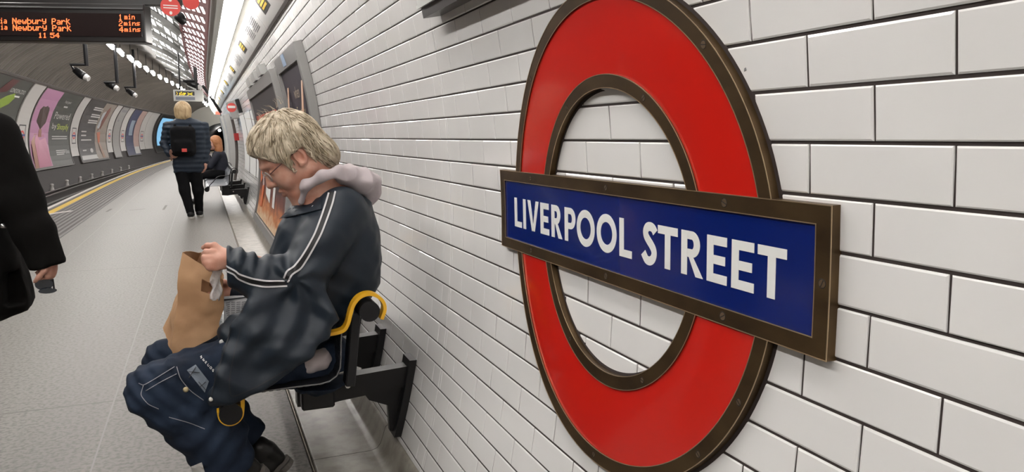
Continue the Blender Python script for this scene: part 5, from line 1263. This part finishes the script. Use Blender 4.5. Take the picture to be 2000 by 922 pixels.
soft('coat', coat, (-1.45,2.62,.55), (-.40,3.32,1.45), .009, M_coat, cw, 'long black wool coat'); soft('hair', union([ell(A(-132,60,YC), (.115,.12,.135)), cone(A(-132,90,3.06), A(-132,150,3.08), .09, .08)], .03), (-1.15,2.82,1.25), (-.75,3.25,1.80), .010, M_bkcloth, cw)
tr = [chain([A(-160,520,3.0), (-1.02,3.0,.45), (-1.03,3.02,.12)], [.10,.075,.06], .03), chain([A(-100,520,3.0), (-.80,2.95,.45), (-.76,2.9,.12)], [.10,.075,.06], .03)]
soft('trousers', union(tr, .01), (-1.2,2.78,.06), (-.6,3.15,.75), .010, M_bkcloth, cw)
for c in ((-1.03,3.0),(-.76,2.88)): soft('boot', union([cone((c[0],c[1],.075), (c[0]+.02,c[1]-.18,.045), .055, .042), cone((c[0],c[1],.07), (c[0],c[1],.16), .055, .058)], .02), (c[0]-.1,c[1]-.26,0.0), (c[0]+.1,c[1]+.1,.24), .008, mat('brown_boot_leather', (.07,.035,.018), .5), cw)
part('coat_button', lathe(MB(), A(7,441,2.83), [(0,-.008),(.011,-.006),(.012,0),(.011,.006),(0,.008)], 10), M_steel, cw, smooth=True)
sg = thing('sunglasses', A(93,560,2.80), 'dark sunglasses dangling from the hand of the person in black', 'sunglasses')
c1, c2 = A(86,555,2.79), A(93,568,2.78)
for c, rx_, rz_ in ((c1,.026,.020),(c2,.026,.009)): part('lens', MB().prism(blob(0,0,rx_,rz_,18), lambda a,b_: tuple(c+[a,-.002,b_]), lambda a,b_: tuple(c+[a,.002,b_])), mat('dark_glossy_lens', (.02,.025,.035), .05, spec=1.0), sg, 'dark glossy lens')
part('temple_arm', MB().tube([c1+[.02,0,.01], A(100,548,2.79), A(101,530,2.80)], .003, 6), M_black, sg); part('temple_arm', MB().tube([c2+[.024,0,0], A(106,566,2.79), A(103,545,2.80)], .003, 6), M_black, sg)
part('bridge', MB().tube([c1+[.0,0,-.02], c2+[0,0,.006]], .003, 6), M_steel, sg)

# ---------------------------------------------------------------- the woman walking away
YW = 12.65
wk = thing('walking_person', (-.12,12.65,0), 'blonde person in a blue jacket with a black backpack walking away', 'person')
HW_ = A(357,217,YW)
wl1, wl2 = [A(353,322,YW), A(361,372,YW-.06), A(372,415,YW-.12)], [A(379,322,YW), A(387,372,YW+.02), A(389,412,YW+.10)]
arR = [A(399,246,YW-.02), A(404,285,YW), A(401,316,YW-.05)]; arL = [A(327,246,YW), A(321,280,YW), A(330,300,YW-.12)]
wb = union([ell(HW_, (.085,.10,.12)), cone(HW_, A(358,250,YW), .05, .055), chain([A(360,255,YW),A(364,315,YW)], [.10,.09], .05), chain(arR, [.05,.042,.03], .03), chain(arL, [.05,.042,.03], .03), chain(wl1, [.085,.055,.042], .03), chain(wl2, [.085,.055,.042], .03)], .04)
hR = hand_fn(A(401,316,YW-.05), (0,-.1,-1), (-.9,.2,0), (0,1,0), 1.15, (.35,.5,.4)); hL = hand_fn(A(330,300,YW-.12), (.6,-.3,-.5), (.5,.2,.4), (0,.3,1), .9, (.5,.5,.4))
soft('body', lambda P: smin(smin(wb(P), hR(P), .01), hL(P), .01), (-.72,12.25,0.02), (.35,13.0,1.80), .010, M_skin2, wk)
jw = inflate([(343,232),(372,230),(392,236),(402,252),(402,290),(399,330),(392,338),(340,338),(336,300),(330,265),(324,250),(330,238)], YW, .14, .10)
soft('jacket', lambda P: smin(smin(jw(P), chain(arR, [.068,.06,.05], .03)(P), .03), chain(arL, [.068,.06,.05], .03)(P), .03)+.004*np.sin(P[...,2]*85)+.004*wob(P,18), (-.72,12.32,.58), (.35,12.95,1.60), .010, M_quilt, wk, 'dark blue quilted jacket')
soft('trousers', lambda P: smax(union([chain(wl1, [.115,.078,.058], .04), chain(wl2, [.115,.078,.058], .04), ell(A(366,325,YW), (.18,.12,.12))], .03)(P)+.003*wob(P,25), .07-P[...,2], .004), (-.45,12.35,.02), (.25,12.95,.95), .010, M_bkcloth, wk)
soft('hair', lambda P: union([ell(HW_+[0,-.01,.01], (.125,.125,.145)), ell(HW_+[0,-.03,-.07], (.115,.10,.10))], .03)(P)+.003*wob(P,70), HW_-.24, HW_+.24, .010, M_blond, wk, 'chin-length blond hair')
for c, dy in ((wl1[-1],-.02),(wl2[-1],.0)):
    s_ = soft('shoe', lambda P: smax(union([cone((c[0],c[1]-.03,.06), (c[0]+.02,c[1]+.15,.045), .048, .040), cone((c[0],c[1],.06), (c[0],c[1],.10), .045, .045)], .02)(P), .024-P[...,2], .003), (c[0]-.12,c[1]-.15,0), (c[0]+.14,c[1]+.26,.18), .007, M_black, wk)
    part('white_sole', MB().prism([(c[0]+.01+.052*math.cos(a), c[1]+.06+.135*math.sin(a)) for a in np.linspace(0,2*PI,20)[:-1]], lambda a,b_: (a,b_,.026), lambda a,b_: (a,b_,.002)), mat('white_rubber', (.6,.58,.55), .5), s_)
bk = thing('backpack', A(358,302,YW-.2), 'black backpack with a small red tag on the back of the walking person', 'backpack')
bc_ = A(358,276,YW-.22); soft('pack', lambda P: union([rbox(bc_, (.175,.085,.225), None, .07), rbox(bc_+[0,-.07,-.08], (.13,.05,.10), None, .045)], .03)(P)+.003*wob(P,20), bc_-.36, bc_+.36, .010, M_bkcloth, bk)
part('red_tag', MB().box(A(360,293.5,YW-.37), (.035,.006,.026), None, .003), M_pred, bk, 'small red tag')
for x0 in (-.10,.10): part('strap', MB().tube([bc_+[x0,.05,.20], bc_+[x0*1.1,.12,.27], bc_+[x0*1.2,.24,.29], bc_+[x0*1.5,.36,.20]], .02, 8), M_bkcloth, bk, smooth=True)

# ---------------------------------------------------------------- the woman sitting further down
YP = 15.3
sp_ = thing('seated_person', (.25,15.3,.0), 'ginger-haired person in a navy top sitting on the further bench', 'person')
hS = A(419,279,YP); shs = A(427,303,YP); hip = np.array([.32,YP,.56])
arm1 = [shs+[-.02,-.13,0], shs+[-.16,-.16,-.20], hS+[-.13,-.06,-.10]]; arm2 = [shs+[-.02,.13,0], shs+[-.08,.18,-.24], shs+[-.28,.10,-.26]]
sb_ = union([head_fn(hS, unit([-1,-.25,-.15]), unit([-.15,0,1]), unit([.25,-1,0]), 1.0)[0], cone(hS+[.02,0,-.08], shs+[.01,0,.05], .05, .055), chain([shs+[.01,0,-.04], hip+[0,0,.06]], [.10,.12], .05), chain(arm1, [.05,.038,.028], .02), chain(arm2, [.05,.038,.028], .02),
             chain([hip+[0,-.08,0], (-.10,YP-.10,.53), (-.09,YP-.10,.09)], [.085,.06,.04], .03), chain([hip+[0,.08,0], (-.10,YP+.10,.53), (-.09,YP+.10,.09)], [.085,.06,.04], .03)], .03)
hs1 = hand_fn(arm1[-1], (.15,0,1), (1,0,-.1), (0,1,0), .9, (.4,.4,.3)); hs2 = hand_fn(arm2[-1], (-1,-.1,-.1), (0,0,-1), (0,-1,0), .9, (.3,.3,.3))
soft('body', lambda P: smin(smin(sb_(P), hs1(P), .01), hs2(P), .01), (-.30,14.9,.03), (.52,15.7,1.42), .010, M_skin2, sp_)
soft('top', lambda P: union([chain([shs+[.01,0,-.03], hip+[0,0,.04]], [.135,.155], .05), chain(arm1[:2]+[arm1[1]*.5+arm1[2]*.5], [.068,.052,.045], .02), chain(arm2, [.066,.052,.042], .02)], .04)(P)+.004*wob(P,20), (-.25,14.92,.40), (.55,15.68,1.20), .010, mat('navy_knit', (.008,.010,.020), .8), sp_)
soft('trousers', lambda P: smax(union([chain([hip+[0,-.08,.0], (-.10,YP-.10,.53), (-.09,YP-.10,.10)], [.10,.075,.055], .03), chain([hip+[0,.08,.0], (-.10,YP+.10,.53), (-.09,YP+.10,.10)], [.10,.075,.055], .03)], .03)(P), np.where(P[...,0] > .03, .468-P[...,2], .06-P[...,2]), .004), (-.25,14.95,.03), (.52,15.65,.72), .010, M_bkcloth, sp_)
for s_ in (-.1,.1): soft('boot', lambda P: smax(union([cone((-.09,YP+s_,.06), (-.24,YP+s_-.02,.045), .05, .04), cone((-.09,YP+s_,.06), (-.09,YP+s_,.14), .05, .055)], .02)(P), .004-P[...,2], .002), (-.34,YP+s_-.12,-.01), (.0,YP+s_+.1,.24), .009, M_leather, sp_)
hg = soft('hair', lambda P: smax(union([ell(hS+[.02,0,.02], (.115,.105,.125)), ell(hS+[.07,0,-.12], (.075,.115,.15))], .04)(P), -(np.linalg.norm((P-hS-[-.12,-.03,-.05])/np.array([.10,.12,.11]), axis=-1)-1)*.1, .02)+.004*wob(P,60), hS-.32, hS+.32, .010, M_ginger, sp_, 'long ginger hair')
